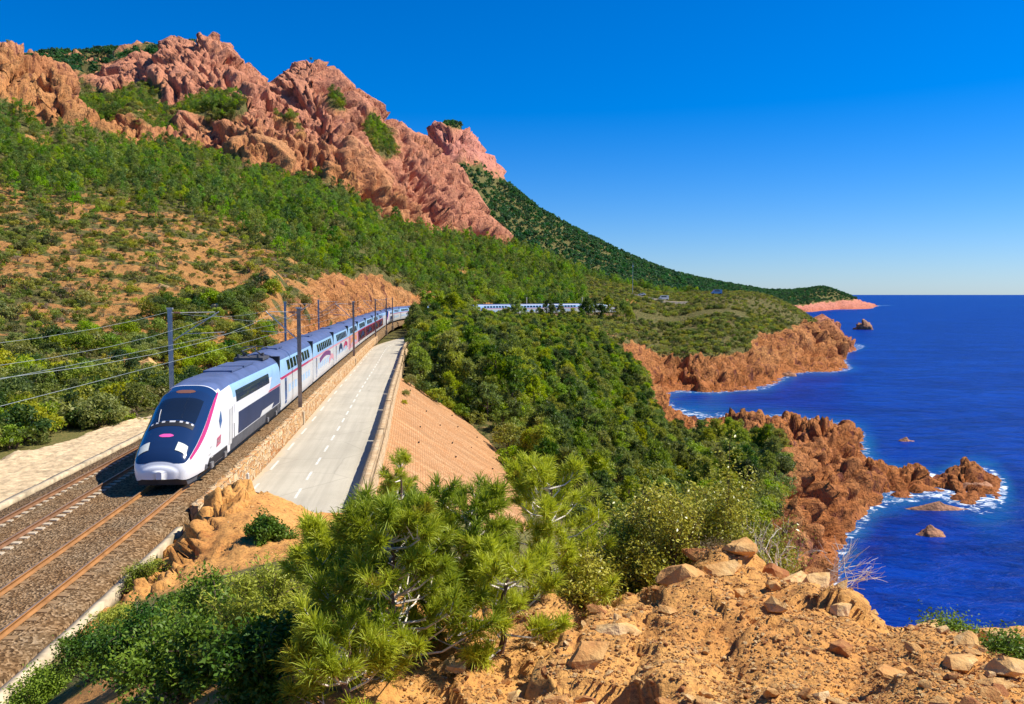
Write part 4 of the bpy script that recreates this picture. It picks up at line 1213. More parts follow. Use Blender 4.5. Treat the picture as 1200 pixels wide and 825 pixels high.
    side('carmine_line', [(17.1, 2.15), (21.6, 2.15), (21.6, 2.26), (17.6, 2.26)], M['carmine'], 0.013, 8, 3)
    side('skirt', [(6.9, 0.41), (21.6, 0.41), (21.6, 0.96), (6.9, 0.96)], M['skirt'], 0.010, 12, 4)
    side('bogie_opening', [(2.5, 0.42), (6.3, 0.42), (6.1, 0.84), (2.75, 0.84)], M['black'], 0.012, 12, 4)
    side('bogie_opening', [(16.4, 0.42), (20.8, 0.42), (20.6, 0.90), (16.6, 0.90)], M['black'], 0.014, 8, 4)
    for yy in (2.95, 5.55, 17.0, 20.0):
        MB().box(1.36, 1.46, yy - 0.22, yy + 0.22, 0.36, 0.62).build('axle_box', M['steel'], car)
    side('white_sill', [(14.5, 0.98), (18.3, 0.98), (19.1, 1.30), (15.2, 1.30)], M['lgrey'], 0.016, 6, 3)
    dr = side('door', [(6.5, 0.75), (7.15, 0.75), (7.15, 2.55), (6.5, 2.55)], M['lgrey'], 0.012, 4, 10)
    side('door_gap', [(7.16, 0.70), (7.22, 0.70), (7.22, 2.6), (7.16, 2.6)], M['skirt'], 0.014, 3, 10)
    hnd = MB().tube([(1.50, 7.32, 0.85), (1.50, 7.32, 1.75)], 0.018, 5).build('grab_rail', M['steel'], car)
    side('cab_side_window', [(4.55, 1.88), (4.92, 2.20), (4.80, 2.72), (4.35, 2.30)], M['blueglass'], 0.014, 6, 6)
    # operator's plate with its lettering
    side('logo_plate', [(3.85, 1.12), (4.62, 1.20), (4.70, 1.62), (3.95, 1.54)], M['carmine'], 0.014, 6, 4)
    cu = bpy.data.curves.new('logo_letters', 'FONT'); cu.body = 'SNCF'; cu.size = 0.30; cu.extrude = 0.002; cu.align_x = 'CENTER'; cu.align_y = 'CENTER'
    tmp = bpy.data.objects.new('logo_letters', cu); COL.objects.link(tmp)
    dg = bpy.context.evaluated_depsgraph_get()
    lm = bpy.data.meshes.new_from_object(tmp.evaluated_get(dg)); bpy.data.objects.remove(tmp)
    lm.materials.clear(); lm.materials.append(M['white'])
    for v in lm.vertices:
        y, z = 4.28 + v.co.x, 1.37 + v.co.y + 0.10 * v.co.x
        v.co = (n_side(y, z) + 0.024, y, z)
    link('logo_letters', lm, car)
    for (yy, zz) in ((2.6, 0.95), (3.0, 0.78), (2.8, 1.25)):
        side('data_marking', [(yy, zz), (yy + 0.35, zz + 0.02), (yy + 0.35, zz + 0.12), (yy, zz + 0.10)], M['lgrey'], 0.013, 4, 3)
    # roof: equipment hatches and pantograph
    MB().box(-0.75, 0.75, 10.5, 13.2, 4.03, 4.12).build('roof_hatch', M['roof'], car)
    MB().box(-0.75, 0.75, 13.6, 16.3, 4.03, 4.12).build('roof_hatch', M['roof'], car)
    pg = MB().box(-0.9, 0.9, 18.6, 20.9, 4.03, 4.20)
    pg.tube([(-0.5, 20.6, 4.25), (-0.45, 18.9, 4.62)], 0.05, 6).tube([(0.5, 20.6, 4.25), (0.45, 18.9, 4.62)], 0.05, 6).tube([(-0.45, 18.9, 4.62), (0, 20.7, 4.78)], 0.035, 6)
    pg.tube([(0.45, 18.9, 4.62), (0, 20.7, 4.78)], 0.035, 6).tube([(-0.85, 20.7, 4.70), (-0.5, 20.7, 4.80), (0.5, 20.7, 4.80), (0.85, 20.7, 4.70)], 0.04, 6)
    for sx in (-0.6, 0.6):
        for yy in (18.7, 20.3): pg.tube([(sx, yy, 4.15), (sx, yy, 4.42)], 0.09, 8)
    pg.build('pantograph', M['skirt'], car)
    # bogies with wheels, plough and rear gangway
    for yc in (4.2, 18.6):
        bg_ = MB().box(-1.18, 1.18, yc - 1.9, yc + 1.9, 0.38, 0.66)
        for sx in (-1.32, 1.20): bg_.box(sx, sx + 0.12, yc - 2.0, yc + 2.0, 0.42, 0.72)
        bo = bg_.build('bogie', M['skirt'], car)
    for yc in (2.75, 5.65, 17.1, 20.1):
        w = MB().cyl_x(-0.82, -0.69, yc, 0.46, 0.455).cyl_x(0.69, 0.82, yc, 0.46, 0.455).cyl_x(-0.69, 0.69, yc, 0.46, 0.08, 8)
        w.build('wheelset', M['steel'], car)
    pl = MB().add([(-1.0, 0.5, 0.14), (1.0, 0.5, 0.14), (1.12, 1.5, 0.14), (-1.12, 1.5, 0.14), (-0.98, 0.30, 0.44), (0.98, 0.30, 0.44), (1.14, 1.6, 0.44), (-1.14, 1.6, 0.44)],
                  [(3, 2, 1, 0), (4, 5, 6, 7), (0, 1, 5, 4), (1, 2, 6, 5), (2, 3, 7, 6), (3, 0, 4, 7)])
    pl.build('snow_plough', M['skirt'], car)
    return car

# coach cross section as (half width, height) with paint bands
CZ = [0.36, 0.60, 0.86, 1.20, 1.90, 2.42, 2.50, 2.60, 2.86, 3.20, 3.50, 3.70, 3.86, 4.00, 4.12, 4.20, 4.26, 4.285]
CX = [1.36, 1.42, 1.45, 1.45, 1.45, 1.445, 1.44, 1.435, 1.42, 1.37, 1.31, 1.25, 1.16, 1.04, 0.86, 0.62, 0.32, 0.0]
def coach_x(z): return float(np.interp(z, CZ, CX))
def coach(lower, stripe, deco=None):
    L = 18.25
    ys = [0.0, 0.10, 0.3, L * .25, L * .5, L * .75, L - 0.3, L - 0.10, L]
    f = [0.93, 0.985, 1, 1, 1, 1, 1, 0.985, 0.93]
    prof = [(x, z) for x, z in zip(CX, CZ)]
    full = prof + [(-x, z) for x, z in prof[-2::-1]]
    m = len(full)
    V = np.array([[(x * k, y, 0.36 + (z - 0.36) * (0.985 + 0.015 * min(1, (k - .93) / .07))) for x, z in full] for y, k in zip(ys, f)]).reshape(-1, 3)
    i = np.arange(len(ys) - 1)[:, None] * m + np.arange(m - 1)[None, :]
    q = np.stack([i, i + 1, i + m + 1, i + m], -1).reshape(-1, 4)
    zc = V[q, 2].mean(1)
    mi = np.select([zc < 0.86, zc < 2.45, zc < 2.61, zc < 3.78], [0, 1, 2, 3], 4)
    me = mesh_np('coach', V, quads=q, mats=[M['lgrey'], M[lower], M[stripe], M['silver'], M['roof']], midx=mi, smooth=True)
    bm = bmesh.new(); bm.from_mesh(me); bm.verts.ensure_lookup_table()
    for a, b in ((0, 1), ((len(ys) - 1) * m, -1)):
        fc = bm.faces.new([bm.verts[a + j] for j in (range(m) if b == 1 else range(m - 1, -1, -1))]); fc.material_index = 4; fc.smooth = False
    for e in bm.edges:
        if len(e.link_faces) == 2 and e.link_faces[0].normal.angle(e.link_faces[1].normal, 0) > 0.5: e.smooth = False
    bm.to_mesh(me); bm.free()
    car = link('coach', me)
    def pane(name, y0, y1, z0, z1, mat, out=0.010, n=5):
        P = []
        for k in range(n):
            z = z0 + (z1 - z0) * k / (n - 1)
            P += [(coach_x(z) + out, y0, z), (coach_x(z) + out, y1, z)]
        q2 = [(2 * k, 2 * k + 1, 2 * k + 3, 2 * k + 2) for k in range(n - 1)]
        return link(name, mesh_np(name, P, quads=q2, mats=[mat], smooth=True), car)
    for k in range(8):
        y0 = 3.2 + k * 1.62
        pane('upper_window', y0, y0 + 1.25, 2.82, 3.52, M['glass'])
        pane('lower_window', y0, y0 + 1.05, 1.25, 1.80, M['glass'] if lower in ('maroon', 'slate') else M['silver'], 0.008, 3)
    d1 = pane('door', 1.5, 2.35, 0.62, 2.40, M['blueglass'] if lower == 'lgrey' else M['slate'], 0.012)
    pane('door_window', 1.72, 2.12, 1.55, 2.15, M['glass'], 0.018, 3)
    if deco:
        for (mn, y0, y1, z0, z1) in deco:
            # swooping painted shape
            P = []; n_ = 12
            for k in range(n_):
                t = k / (n_ - 1); yy = y0 + (y1 - y0) * t
                zl = z0 + (z1 - z0) * 0.45 * math.sin(t * 3.0); zh = z0 + (z1 - z0) * (0.5 + 0.5 * math.sin(t * 2.6 + 0.2))
                P += [(coach_x(zl) + 0.013, yy, zl), (coach_x(zh) + 0.013, yy, max(zh, zl + 0.02))]
            q2 = [(2 * k, 2 * k + 2, 2 * k + 3, 2 * k + 1) for k in range(n_ - 1)]
            link('painted_motif', mesh_np('painted_motif', P, quads=q2, mats=[M[mn]]), car)
    MB().box(-0.55, 0.55, 4.0, 6.6, 4.25, 4.34).build('roof_hatch', M['roof'], car)
    MB().box(-1.38, 1.38, -0.40, -0.02, 0.6, 4.05).build('gangway', M['black'], car)
    bo = MB().box(-1.15, 1.15, -1.9, 1.6, 0.40, 0.66)
    for sx in (-1.34, 1.22): bo.box(sx, sx + 0.12, -1.9, 1.6, 0.36, 0.74)
    bo.build('bogie', M['skirt'], car)
    for yc in (-1.55, 1.25):
        MB().cyl_x(-0.82, -0.69, yc, 0.46, 0.455).cyl_x(0.69, 0.82, yc, 0.46, 0.455).cyl_x(-0.69, 0.69, yc, 0.46, 0.08, 8).build('wheelset', M['steel'], car)
    return car

S_NOSE = s_of_Y(35.2)
p0, t0 = at_s(S_NOSE)
train = empty('high_speed_train', (float(p0[0]), float(p0[1]), 0.0))
tag(train, 'long double-deck white and silver-blue passenger train with dark blue nose', 'train')
tinv = Matrix.Translation(train.location).inverted()
def put(car, s0, length, flip=False):
    a, _ = at_s(s0); b, _ = at_s(s0 + length)
    d = b - a
    rz = math.atan2(d[1], d[0]) - math.pi / 2
    car.parent = train
    car.matrix_parent_inverse = tinv
    car.location = (a[0], a[1], 0) if not flip else (b[0], b[1], 0)
    car.rotation_euler = (0, 0, rz + (math.pi if flip else 0))
pc = power_car()
c_grey = coach('lgrey', 'carmine')
c_swoosh = coach('lgrey', 'rose', [('purple', 4.5, 14.5, 1.7, 2.5), ('rose', 13.0, 17.5, 0.95, 1.9)])
c_fig = coach('lgrey', 'rose', [('slate', 5, 9.5, 1.2, 2.4), ('carmine', 11, 16.5, 1.3, 2.3)])
c_orange = coach('rose', 'orange', [('orange', 3, 15, 1.2, 2.4)])
c_maroon = coach('maroon', 'carmine', [('slate', 6, 13, 1.0, 2.2)])
protos = {'g': c_grey, 's': c_swoosh, 'f': c_fig, 'o': c_orange, 'm': c_maroon}
used = set()
s = S_NOSE
put(pc, s, 21.75); s += 22.15
def flipped_power(s0):
    c = copy_tree(pc); put(c, s0, 21.75, True)
def add_coaches(s0, seq):
    for ch in seq:
        c = protos[ch] if ch not in used else copy_tree(protos[ch])
        used.add(ch)
        put(c, s0, 18.25); s0 += 18.7
    return s0
s = add_coaches(s, 'gsfommmm')
flipped_power(s); s += 22.5
c = copy_tree(pc); put(c, s, 21.75); s += 22.15
s = add_coaches(s, 'ggmggggg')
flipped_power(s)

# ------------------------------------------------------------------ overhead line
def mast(Y, off, arm, label, mat, zb=-0.5, top=7.15):
    s = s_of_Y(Y); p, t = at_s(s, off)
    rz = math.atan2(t[1], t[0]) - math.pi / 2
    m = empty('catenary_mast', (float(p[0]), float(p[1]), zb), rz)
    tag(m, label, 'mast', 'masts along the railway')
    H = top - zb
    mb = MB().box(-0.13, 0.13, -0.13, -0.112, 0, H).box(-0.13, 0.13, 0.112, 0.13, 0, H).box(-0.012, 0.012, -0.112, 0.112, 0, H)
    mb.build('post', mat, m)
    MB().box(-0.28, 0.28, -0.28, 0.28, -1.2, 0.06).build('plinth', M['concrete'], m)
    d = -1 if arm < 0 else 1
    L = abs(arm)
    MB().tube([(d * 0.13, 0, H - 0.25), (d * L, 0, H - 0.20)], 0.035, 6).build('top_stay', M['tube'], m)
    MB().tube([(d * 0.13, 0, H - 2.25), (d * (L + 0.25), 0, H - 0.18)], 0.045, 6).build('bracket_tube', M['tube'], m)
    MB().tube([(d * 0.8, 0, H - 1.75), (d * (L + 0.6), 0, H - 1.62)], 0.028, 6).build('registration_arm', M['tube'], m)
    ins = MB()
    for k in range(5): ins.tube([(d * (0.30 + 0.09 * k), 0, H - 0.245), (d * (0.345 + 0.09 * k), 0, H - 0.245)], 0.085, 8)
    ins.build('insulator', M['insul'], m)
    MB().box(-0.22, 0.22, -0.06, 0.06, H, H + 0.12).build('cap_bracket', M['tube'], m)
    return m
RM = [(62.5, 'brown mast on the rubble wall, first beyond the train\'s nose'), (115, 'brown mast on the rubble wall, second beyond the train\'s nose'), (168, 'slim mast beyond the end of the rubble wall'),
      (206, 'slim mast by the far coaches beside the rock cutting'), (236, 'slim mast at the far end of the rock cutting')]
LM = [(61, 'grey mast left of the train, in front of green bushes'), (113, 'grey mast behind the train roof by the dry slope'), (150, 'thin grey mast behind the train at the foot of the rock cutting')]
for i_, (Y, lb) in enumerate(RM): mast(Y, 1.95 if i_ < 3 else 2.2, -2.1, lb, M['mast_rust'])
for Y, lb in LM: mast(Y, -6.75, 3.1, lb, M['mast_steel'], -0.6)
for i_, sv in enumerate((60, 92, 122)):      # masts by the distant coaches
    s_ = s_of_Y(285) + sv
    p, t = at_s(s_, -6.6)
    m = empty('catenary_mast', (float(p[0]), float(p[1]), -0.6), math.atan2(t[1], t[0]) - math.pi / 2)
    tag(m, 'slender pale mast standing behind the distant coaches', 'mast', 'masts by the distant coaches')
    MB().box(-0.13, 0.13, -0.13, 0.13, 0, 7.6).build('post', M['tube'], m)
    MB().tube([(0.1, 0, 7.2), (3.2, 0, 7.3)], 0.05, 5).build('top_stay', M['tube'], m)

def wire(off, z, Ys, sag, label, r=0.008, droppers=None):
    mb = MB()
    for a, b in zip(Ys[:-1], Ys[1:]):
        s0, s1 = s_of_Y(a), s_of_Y(b)
        A, _ = at_s(s0, off); B, _ = at_s(s1, off)
        n_ = 9
        pts = []
        for k in range(n_):
            f = k / (n_ - 1)
            q_ = A + (B - A) * f
            pts.append((q_[0], q_[1], z - sag * 4 * f * (1 - f)))
        mb.tube(pts, r, 5, cap=False)
    w = mb.build('overhead_wire', M['wire'])
    tag(w, label, 'wire', 'overhead wires')
RY = [9, 62.5, 115, 168, 206, 236]
LY = [8, 61, 113, 150, 206, 236]
wire(0.0, 6.75, RY, 1.05, 'sagging carrier wire above the train\'s track')
wire(0.0, 5.25, RY, 0.06, 'taut contact wire just above the train\'s roof', 0.008)
wire(-3.7, 6.7, LY, 1.05, 'sagging carrier wire above the empty track')
wire(-3.7, 5.25, LY, 0.06, 'taut contact wire above the empty track', 0.008)
wire(-6.9, 6.95, LY, 0.85, 'feeder wire strung along the tops of the grey masts')
# ------------------------------------------------------------------ plant templates
def dirs(n, g, up=0.0):
    d = g.normal(size=(n, 3)); d[:, 2] += up
    return d / np.linalg.norm(d, axis=1)[:, None]

def leaf_quads(pos, nrm, L, W, g, fold=0.0):
    """one diamond-shaped leaf per position, lying roughly across nrm"""
    n = len(pos)
    t = g.normal(size=(n, 3)); t -= (t * nrm).sum(1)[:, None] * nrm
    t /= np.linalg.norm(t, axis=1)[:, None]
    b = np.cross(nrm, t)
    L = np.broadcast_to(L, (n,))[:, None]; W = np.broadcast_to(W, (n,))[:, None]
    V = np.stack([pos - t * L / 2, pos + b * W / 2 + nrm * W * fold, pos + t * L / 2, pos - b * W / 2 + nrm * W * fold], 1)
    return V.reshape(-1, 3), np.arange(4 * n).reshape(-1, 4)

def cloud(clumps, per, L, W, g, up=0.5, shell=(0.55, 1.05)):
    """leaf quads over a set of clumps given as (x, y, z, r)"""
    C = np.array(clumps); k = np.repeat(np.arange(len(C)), per)
    d = dirs(len(k), g, up)
    r = C[k, 3] * g.uniform(*shell, len(k))
    pos = C[k, :3] + d * r[:, None] * np.array([1, 1, 0.8])
    nrm = d + 0.7 * g.normal(size=d.shape); nrm /= np.linalg.norm(nrm, axis=1)[:, None]
    return leaf_quads(pos, nrm, L * g.uniform(.7, 1.3, len(k)), W * g.uniform(.7, 1.3, len(k)), g)

def spikes(clumps, per, L, W, g, up=0.6):
    """needle sprays: thin triangles that radiate from clump centres"""
    C = np.array(clumps); k = np.repeat(np.arange(len(C)), per)
    d = dirs(len(k), g, up)
    a = C[k, :3] + d * (C[k, 3] * g.uniform(.25, .7, len(k)))[:, None]
    dd = d + 0.35 * g.normal(size=d.shape) + np.array([0, 0, .25]); dd /= np.linalg.norm(dd, axis=1)[:, None]
    s = np.cross(dd, g.normal(size=d.shape)); s /= np.linalg.norm(s, axis=1)[:, None]
    l = (L * g.uniform(.7, 1.3, len(k)))[:, None]
    V = np.stack([a - s * W, a + s * W, a + dd * l], 1).reshape(-1, 3)
    return V, np.arange(3 * len(k)).reshape(-1, 3)

def pine_template(seed, H=6.0, nclump=30, per=42, spread=0.33, flat=0.5, mat='pine'):
    g = np.random.default_rng(seed)
    lean = g.normal(size=2) * 0.05 * H
    tr = MB()
    ax = lambda f: Vector((lean[0] * f * f, lean[1] * f * f, H * 0.88 * f))
    tr.tube([ax(f) - Vector((0, 0, 0.3 if f == 0 else 0)) for f in (0, .25, .5, .75, 1)], 0.035 * H * 0.55, 6, 0.008 * H)
    cl = []
    for i in range(nclump):
        f = g.uniform(0.36, 1.0)
        rr = spread * H * (1.05 - 0.75 * max(0, f - 0.45) / 0.55) * math.sqrt(g.uniform(.10, 1))
        a = g.uniform(0, 6.283)
        c = ax(f) + Vector((math.cos(a) * rr, math.sin(a) * rr, g.uniform(-.03, .06) * H))
        cl.append((c.x, c.y, c.z, H * g.uniform(.07, .115)))
        if i % 3 == 0:
            b = ax(max(0.2, f - 0.18))
            tr.tube([b, (b + c) / 2 + Vector((0, 0, -.02 * H)), c], 0.009 * H, 4, 0.003 * H, cap=False)
    sv, st = spikes(cl, per, H * 0.075, H * 0.012, g)
    lv, lq = cloud(cl, per // 2, H * .06, H * .03, g)
    V = np.concatenate([lv, sv]); T = st + len(lv)
    crown = mesh_np('crown', V, quads=lq, tris=T, mats=[M[mat]])
    trunk = tr.mesh('trunk', M['bark'])
    return crown, trunk

def bush_template(seed, H=2.6, Rr=1.7, nclump=26, per=60, L=0.20, W=0.13, mat='ever'):
    g = np.random.default_rng(seed)
    cl = []
    for i in range(nclump):
        d = dirs(1, g, 0.7)[0]
        d[2] = abs(d[2])
        k = g.uniform(.45, .85)
        cl.append((d[0] * Rr * k, d[1] * Rr * k, 0.18 * H + d[2] * H * 0.68 * k, min(H, Rr) * g.uniform(.20, .34)))
    lv, lq = cloud(cl, per, L, W, g, 0.45, (0.6, 1.05))
    crown = mesh_np('crown', lv, quads=lq, mats=[M[mat]])
    st = MB()
    for k in range(4):
        a = g.uniform(0, 6.28); e = Vector((math.cos(a) * Rr * .5, math.sin(a) * Rr * .5, H * .55))
        st.tube([Vector((0, 0, -.25)), e * .5 + Vector((0, 0, .1)), e], 0.05, 5, 0.015, cap=False)
    return crown, st.mesh('trunk', M['bark'])

def merged(parts, name):
    """a light one-mesh copy of crown and trunk for the scattered woods"""
    vs, fs, mi, mats = [], [], [], []
    bm = bmesh.new()
    for k, me in enumerate(parts):
        n0 = len(bm.faces)
        bm.from_mesh(me)
        bm.faces.ensure_lookup_table()
        for f in bm.faces[n0:]: f.material_index = k
        mats.append(me.materials[0])
    out = bpy.data.meshes.new(name)
    bm.to_mesh(out); bm.free()
    out.materials.clear()
    for m in mats: out.materials.append(m)
    return out

PINES = [pine_template(100 + k, 6.0, 30 + 4 * (k % 2), 40, 0.30 + 0.04 * (k % 3)) for k in range(5)]
HPINES = [pine_template(200 + k, 6.0, 18, 20, 0.28 + 0.03 * (k % 3), mat='pine_hill') for k in range(4)]
BUSHES = [bush_template(300 + k, 2.7 + .3 * (k % 3), 1.7 + .2 * (k % 2)) for k in range(5)]
SHRUBS = [bush_template(400 + k, 1.25, 1.05, 14, 34, 0.17, 0.10, 'scrub') for k in range(4)] + [bush_template(410, 0.8, 0.8, 9, 26, 0.16, 0.05, 'scrub_dry')]
FARB = [bush_template(500 + k, 5.5, 3.0, 10, 14, 1.1, 0.8, 'far_haze_green') for k in range(3)]

def scatter(name, pts, scl, idx, meshes, label, cat, seed=1):
    """one 'stuff' object: points that carry the plants"""
    src = bpy.data.collections.new(name + '_sources')
    for k, me in enumerate(meshes):
        src.objects.link(bpy.data.objects.new('%s_%02d' % (name, k), me))
    g = np.random.default_rng(seed)
    me = bpy.data.meshes.new(name)
    me.vertices.add(len(pts)); me.vertices.foreach_set('co', np.asarray(pts, np.float32).ravel())
    attr(me, 'scl', scl); attr(me, 'rot', g.uniform(0, 6.283, len(pts))); attr(me, 'pick', idx)
    ng = bpy.data.node_groups.new(name, 'GeometryNodeTree')
    ng.interface.new_socket('Geometry', in_out='INPUT', socket_type='NodeSocketGeometry')
    ng.interface.new_socket('Geometry', in_out='OUTPUT', socket_type='NodeSocketGeometry')
    L = ng.links.new
    gi = ng.nodes.new('NodeGroupInput'); go = ng.nodes.new('NodeGroupOutput')
    ip = ng.nodes.new('GeometryNodeInstanceOnPoints')
    ci = ng.nodes.new('GeometryNodeCollectionInfo')
    ci.inputs['Collection'].default_value = src
    ci.inputs['Separate Children'].default_value = True
    ci.inputs['Reset Children'].default_value = True
    def na(n, typ='FLOAT'):
        a = ng.nodes.new('GeometryNodeInputNamedAttribute'); a.data_type = typ; a.inputs['Name'].default_value = n
        return a.outputs['Attribute']
    ip.inputs['Pick Instance'].default_value = True
    cx = ng.nodes.new('ShaderNodeCombineXYZ'); L(na('rot'), cx.inputs['Z'])
    e2r = ng.nodes.new('FunctionNodeEulerToRotation'); L(cx.outputs[0], e2r.inputs[0])
    fi = ng.nodes.new('FunctionNodeFloatToInt'); L(na('pick'), fi.inputs[0])
    L(gi.outputs[0], ip.inputs['Points']); L(ci.outputs[0], ip.inputs['Instance']); L(fi.outputs[0], ip.inputs['Instance Index'])
    L(e2r.outputs[0], ip.inputs['Rotation']); L(na('scl'), ip.inputs['Scale']); L(ip.outputs[0], go.inputs[0])
    o = link(name, me)
    md = o.modifiers.new('plants', 'NODES'); md.node_group = ng
    return tag(o, label, cat, kind='stuff')

# ------------------------------------------------------------------ where plants stand
def sample(n, u0, u1, y0, y1, seed):
    g = np.random.default_rng(seed)
    u = g.uniform(u0, u1, n); y = np.sqrt(g.uniform(y0 * y0, y1 * y1, n))
    x = u * y
    z, rock, veg, red, off = terrain(x, y)
    return x, y, z, rock, veg, off, g

def visible(x, y, z, top):
    ok = np.ones(len(x), bool)
    for f in np.linspace(0.06, 0.97, 46):
        ok &= terrain_fast(x * f, y * f) < CAMZ + (z + top - CAMZ) * f
    px = 1000 * x / y
    return ok & (np.abs(px) < 610)
def terrain_fast(x, y):
    return np.where(y < 3, -9, base_h(x, y))

def clear_of_works(x, y, off, m=0.0):
    a = (off > -8.6 - m) & (off < np.where(y < 236, 9.6 + m, 6.0 + m)) & (y > 15) & (y < 430) & (off < 200)
    b = (off > 8) & (off < 22.5 + m) & (y > 36) & (y < 107 + m)
    c = (off > -12.2 + 4 * sstep(48, 60, y)) & (off < 0) & (y < 66) & (y > 20)
    return ~(a | b | c)

# taller pines that stand in front of the line where it is lost to view
FILL = [(px_, Y_) for Y_ in (109, 113, 118, 124, 130) for px_ in range(538, 612, 9)] + [(596, 96), (606, 100), (616, 94), (600, 88), (612, 86), (626, 90), (590, 104), (582, 108), (574, 110), (566, 110), (556, 111), (604, 106), (618, 104), (632, 100), (592, 112), (636, 84), (622, 80), (608, 80), (546, 112), (536, 112)]
SCREEN = [(px_ + (Y_ % 7), Y_) for Y_ in (112, 121, 133) for px_ in range(520, 606, 16)] + [(512, 250), (520, 252), (544, 276), (536, 272), (684, 356), (484, 232), (492, 250), (500, 262), (508, 240), (516, 268), (524, 280), (531, 262), (540, 290), (548, 285), (553, 300), (604, 322), (690, 352), (697, 366), (706, 358), (714, 372), (722, 362), (731, 376), (738, 366), (640, 330), (488, 215), (497, 228)]
# wood between the road and the sea
x, y, z, rock, veg, off, g = sample(14500, -0.17, 0.40, 42, 415, 21)
dens = 0.9 - 0.35 * sstep(0.1, 0.5, fbm(x / 20, y / 20, 9.9, 3))
ok = clear_of_works(x, y, off) & (rock < 0.35) & (z > -19.5) & (g.uniform(size=len(x)) < dens) & (off > 0)
# keep the view onto the distant coaches open
ok &= (y < 285) | (x / y < 0.085)
ok &= ~((y > 285) & (x > -13) & (x < 33) & (off > 0) & (off < 30) & (g.uniform(size=len(x)) < 0.85))
x, y, z, off = x[ok], y[ok], z[ok], off[ok]
pinep = np.clip(0.65 - 2.2 * (x / y - 0.02) + 0.9 * fbm(x / 30, y / 30, 3.1, 3) + 0.25 * sstep(140, 240, y), 0.05, 0.95)
isp = g.uniform(size=len(x)) < pinep
sc_p = g.uniform(.50, .95, len(x)) * (1 - 0.30 * sstep(230, 340, y) * (y < 345)); sc_b = g.uniform(.65, 1.35, len(x))
ex = np.array([(px_ / 1000 - .6) * Y_ for px_, Y_ in SCREEN]); ey = np.array([Y_ for px_, Y_ in SCREEN])
V_P = (np.r_[x[isp], ex], np.r_[y[isp], ey], np.r_[z[isp], h_at(ex, ey)], np.r_[sc_p[isp], g.uniform(.95, 1.35, len(ex)) * np.where((ey > 255), 1.35, 1)]); bx_ = np.array([(px_ / 1000 - .6) * Y_ for px_, Y_ in FILL]); by_ = np.array([Y_ for px_, Y_ in FILL])
V_B = (np.r_[x[~isp], bx_], np.r_[y[~isp], by_], np.r_[z[~isp], h_at(bx_, by_)], np.r_[sc_b[~isp], g.uniform(.8, 1.25, len(bx_))])

# slope above the line: scrub below, pines above
x, y, z, rock, veg, off, g = sample(30000, -0.76, -0.02, 44, 300, 22)
n1 = fbm(x / 28, y / 28, 0.3, 4); n3 = fbm(x / 8, y / 8, 7.7, 3)
ok = clear_of_works(x, y, off) & (rock < 0.5) & (off < -7) & (g.uniform(size=len(x)) < np.clip(0.16 + veg * 0.36 + 0.35 * sstep(0.0, 0.5, n3), 0, 1) * (1 - 0.45 * sstep(200, 300, y)))
x, y, z, veg, off = x[ok], y[ok], z[ok], veg[ok], off[ok]
dry = g.uniform(size=len(x)) < np.where(veg < 0.5, 0.5, 0.22)
S_all = (x, y, z, np.clip(0.75 * np.exp(g.normal(size=len(x)) * .42), .3, 2.2) * np.where(dry, 0.9, 1.0), dry)
# big green bushes by the gravel flat and along the foot of the slope
x, y, z, rock, veg, off, g = sample(6000, -0.72, -0.10, 38, 150, 23)
ok = clear_of_works(x, y, off, 0.3) & (off < -10) & (off > -38 + 0.05 * y) & (rock < 0.4) & (g.uniform(size=len(x)) < 0.28 * sstep(-0.25, 0.25, fbm(x / 14, y / 14, 6.2, 3) + 0.1 + 0.5 * (y < 75)))
L_B = (x[ok], y[ok], z[ok], g.uniform(.55, 1.15, ok.sum()))
# hillside pine wood
x, y, z, rock, veg, off, g = sample(26000, -0.76, 0.22, 215, 640, 24)
dn = np.where(x / y < -0.30, 0.35 + 0.9 * fbm(x / 60, y / 60, 2.7, 3), 0.78) * sstep(205, 300, y + 60 * (x / y > -0.2))
ok = clear_of_works(x, y, off) & (rock < 0.3) & (g.uniform(size=len(x)) < dn * (0.25 + 0.75 * veg)) & ((off < -8) | (y > 400)) & (z > -12) & ~((x / y > 0.085) & (y < 560))
H_P = (x[ok], y[ok], z[ok], np.clip(0.85 * np.exp(g.normal(size=ok.sum()) * .28), .4, 1.6))
x, y, z, rock, veg, off, g = sample(16000, -0.76, 0.22, 280, 640, 25)
ok = clear_of_works(x, y, off) & (rock < 0.3) & (g.uniform(size=len(x)) < (0.25 + 0.6 * veg)) & ((off < -8) | (y > 400)) & (z > -12)
H_S = (x[ok], y[ok], z[ok], g.uniform(.9, 2.0, ok.sum()), g.uniform(size=ok.sum()) < 0.12)
# green pockets in the crags
x, y, z, rock, veg, off, g = sample(9000, -0.64, 0.0, 440, 860, 26)
ok = (rock < 0.55)
C_S = (x[ok], y[ok], z[ok], g.uniform(1.4, 3.2, ok.sum()), np.zeros(ok.sum(), bool))
# headland scrub
x, y, z, rock, veg, off, g = sample(13000, 0.06, 0.42, 285, 560, 27)
ok = clear_of_works(x, y, off) & (rock < 0.5) & (z > -17) & (g.uniform(size=len(x)) < 0.95 * sstep(-0.55, 0.0, fbm(x / 16, y / 16, 1.9, 3))) & ((off > 5) | (y > 405))
D_S = (x[ok], y[ok], z[ok], g.uniform(.8, 2.0, ok.sum()) * np.where(y[ok] > 425, .6, 1), g.uniform(size=ok.sum()) < 0.12)
# distant mountain
x, y, z, rock, veg, off, g = sample(52000, -0.62, 0.42, 760, 2150, 28)
ok = (rock < 0.5) & (z > -18) & (g.uniform(size=len(x)) < 0.35 + 0.6 * veg)
E_S = (x[ok], y[ok], z[ok], g.uniform(.7, 1.5, ok.sum()))

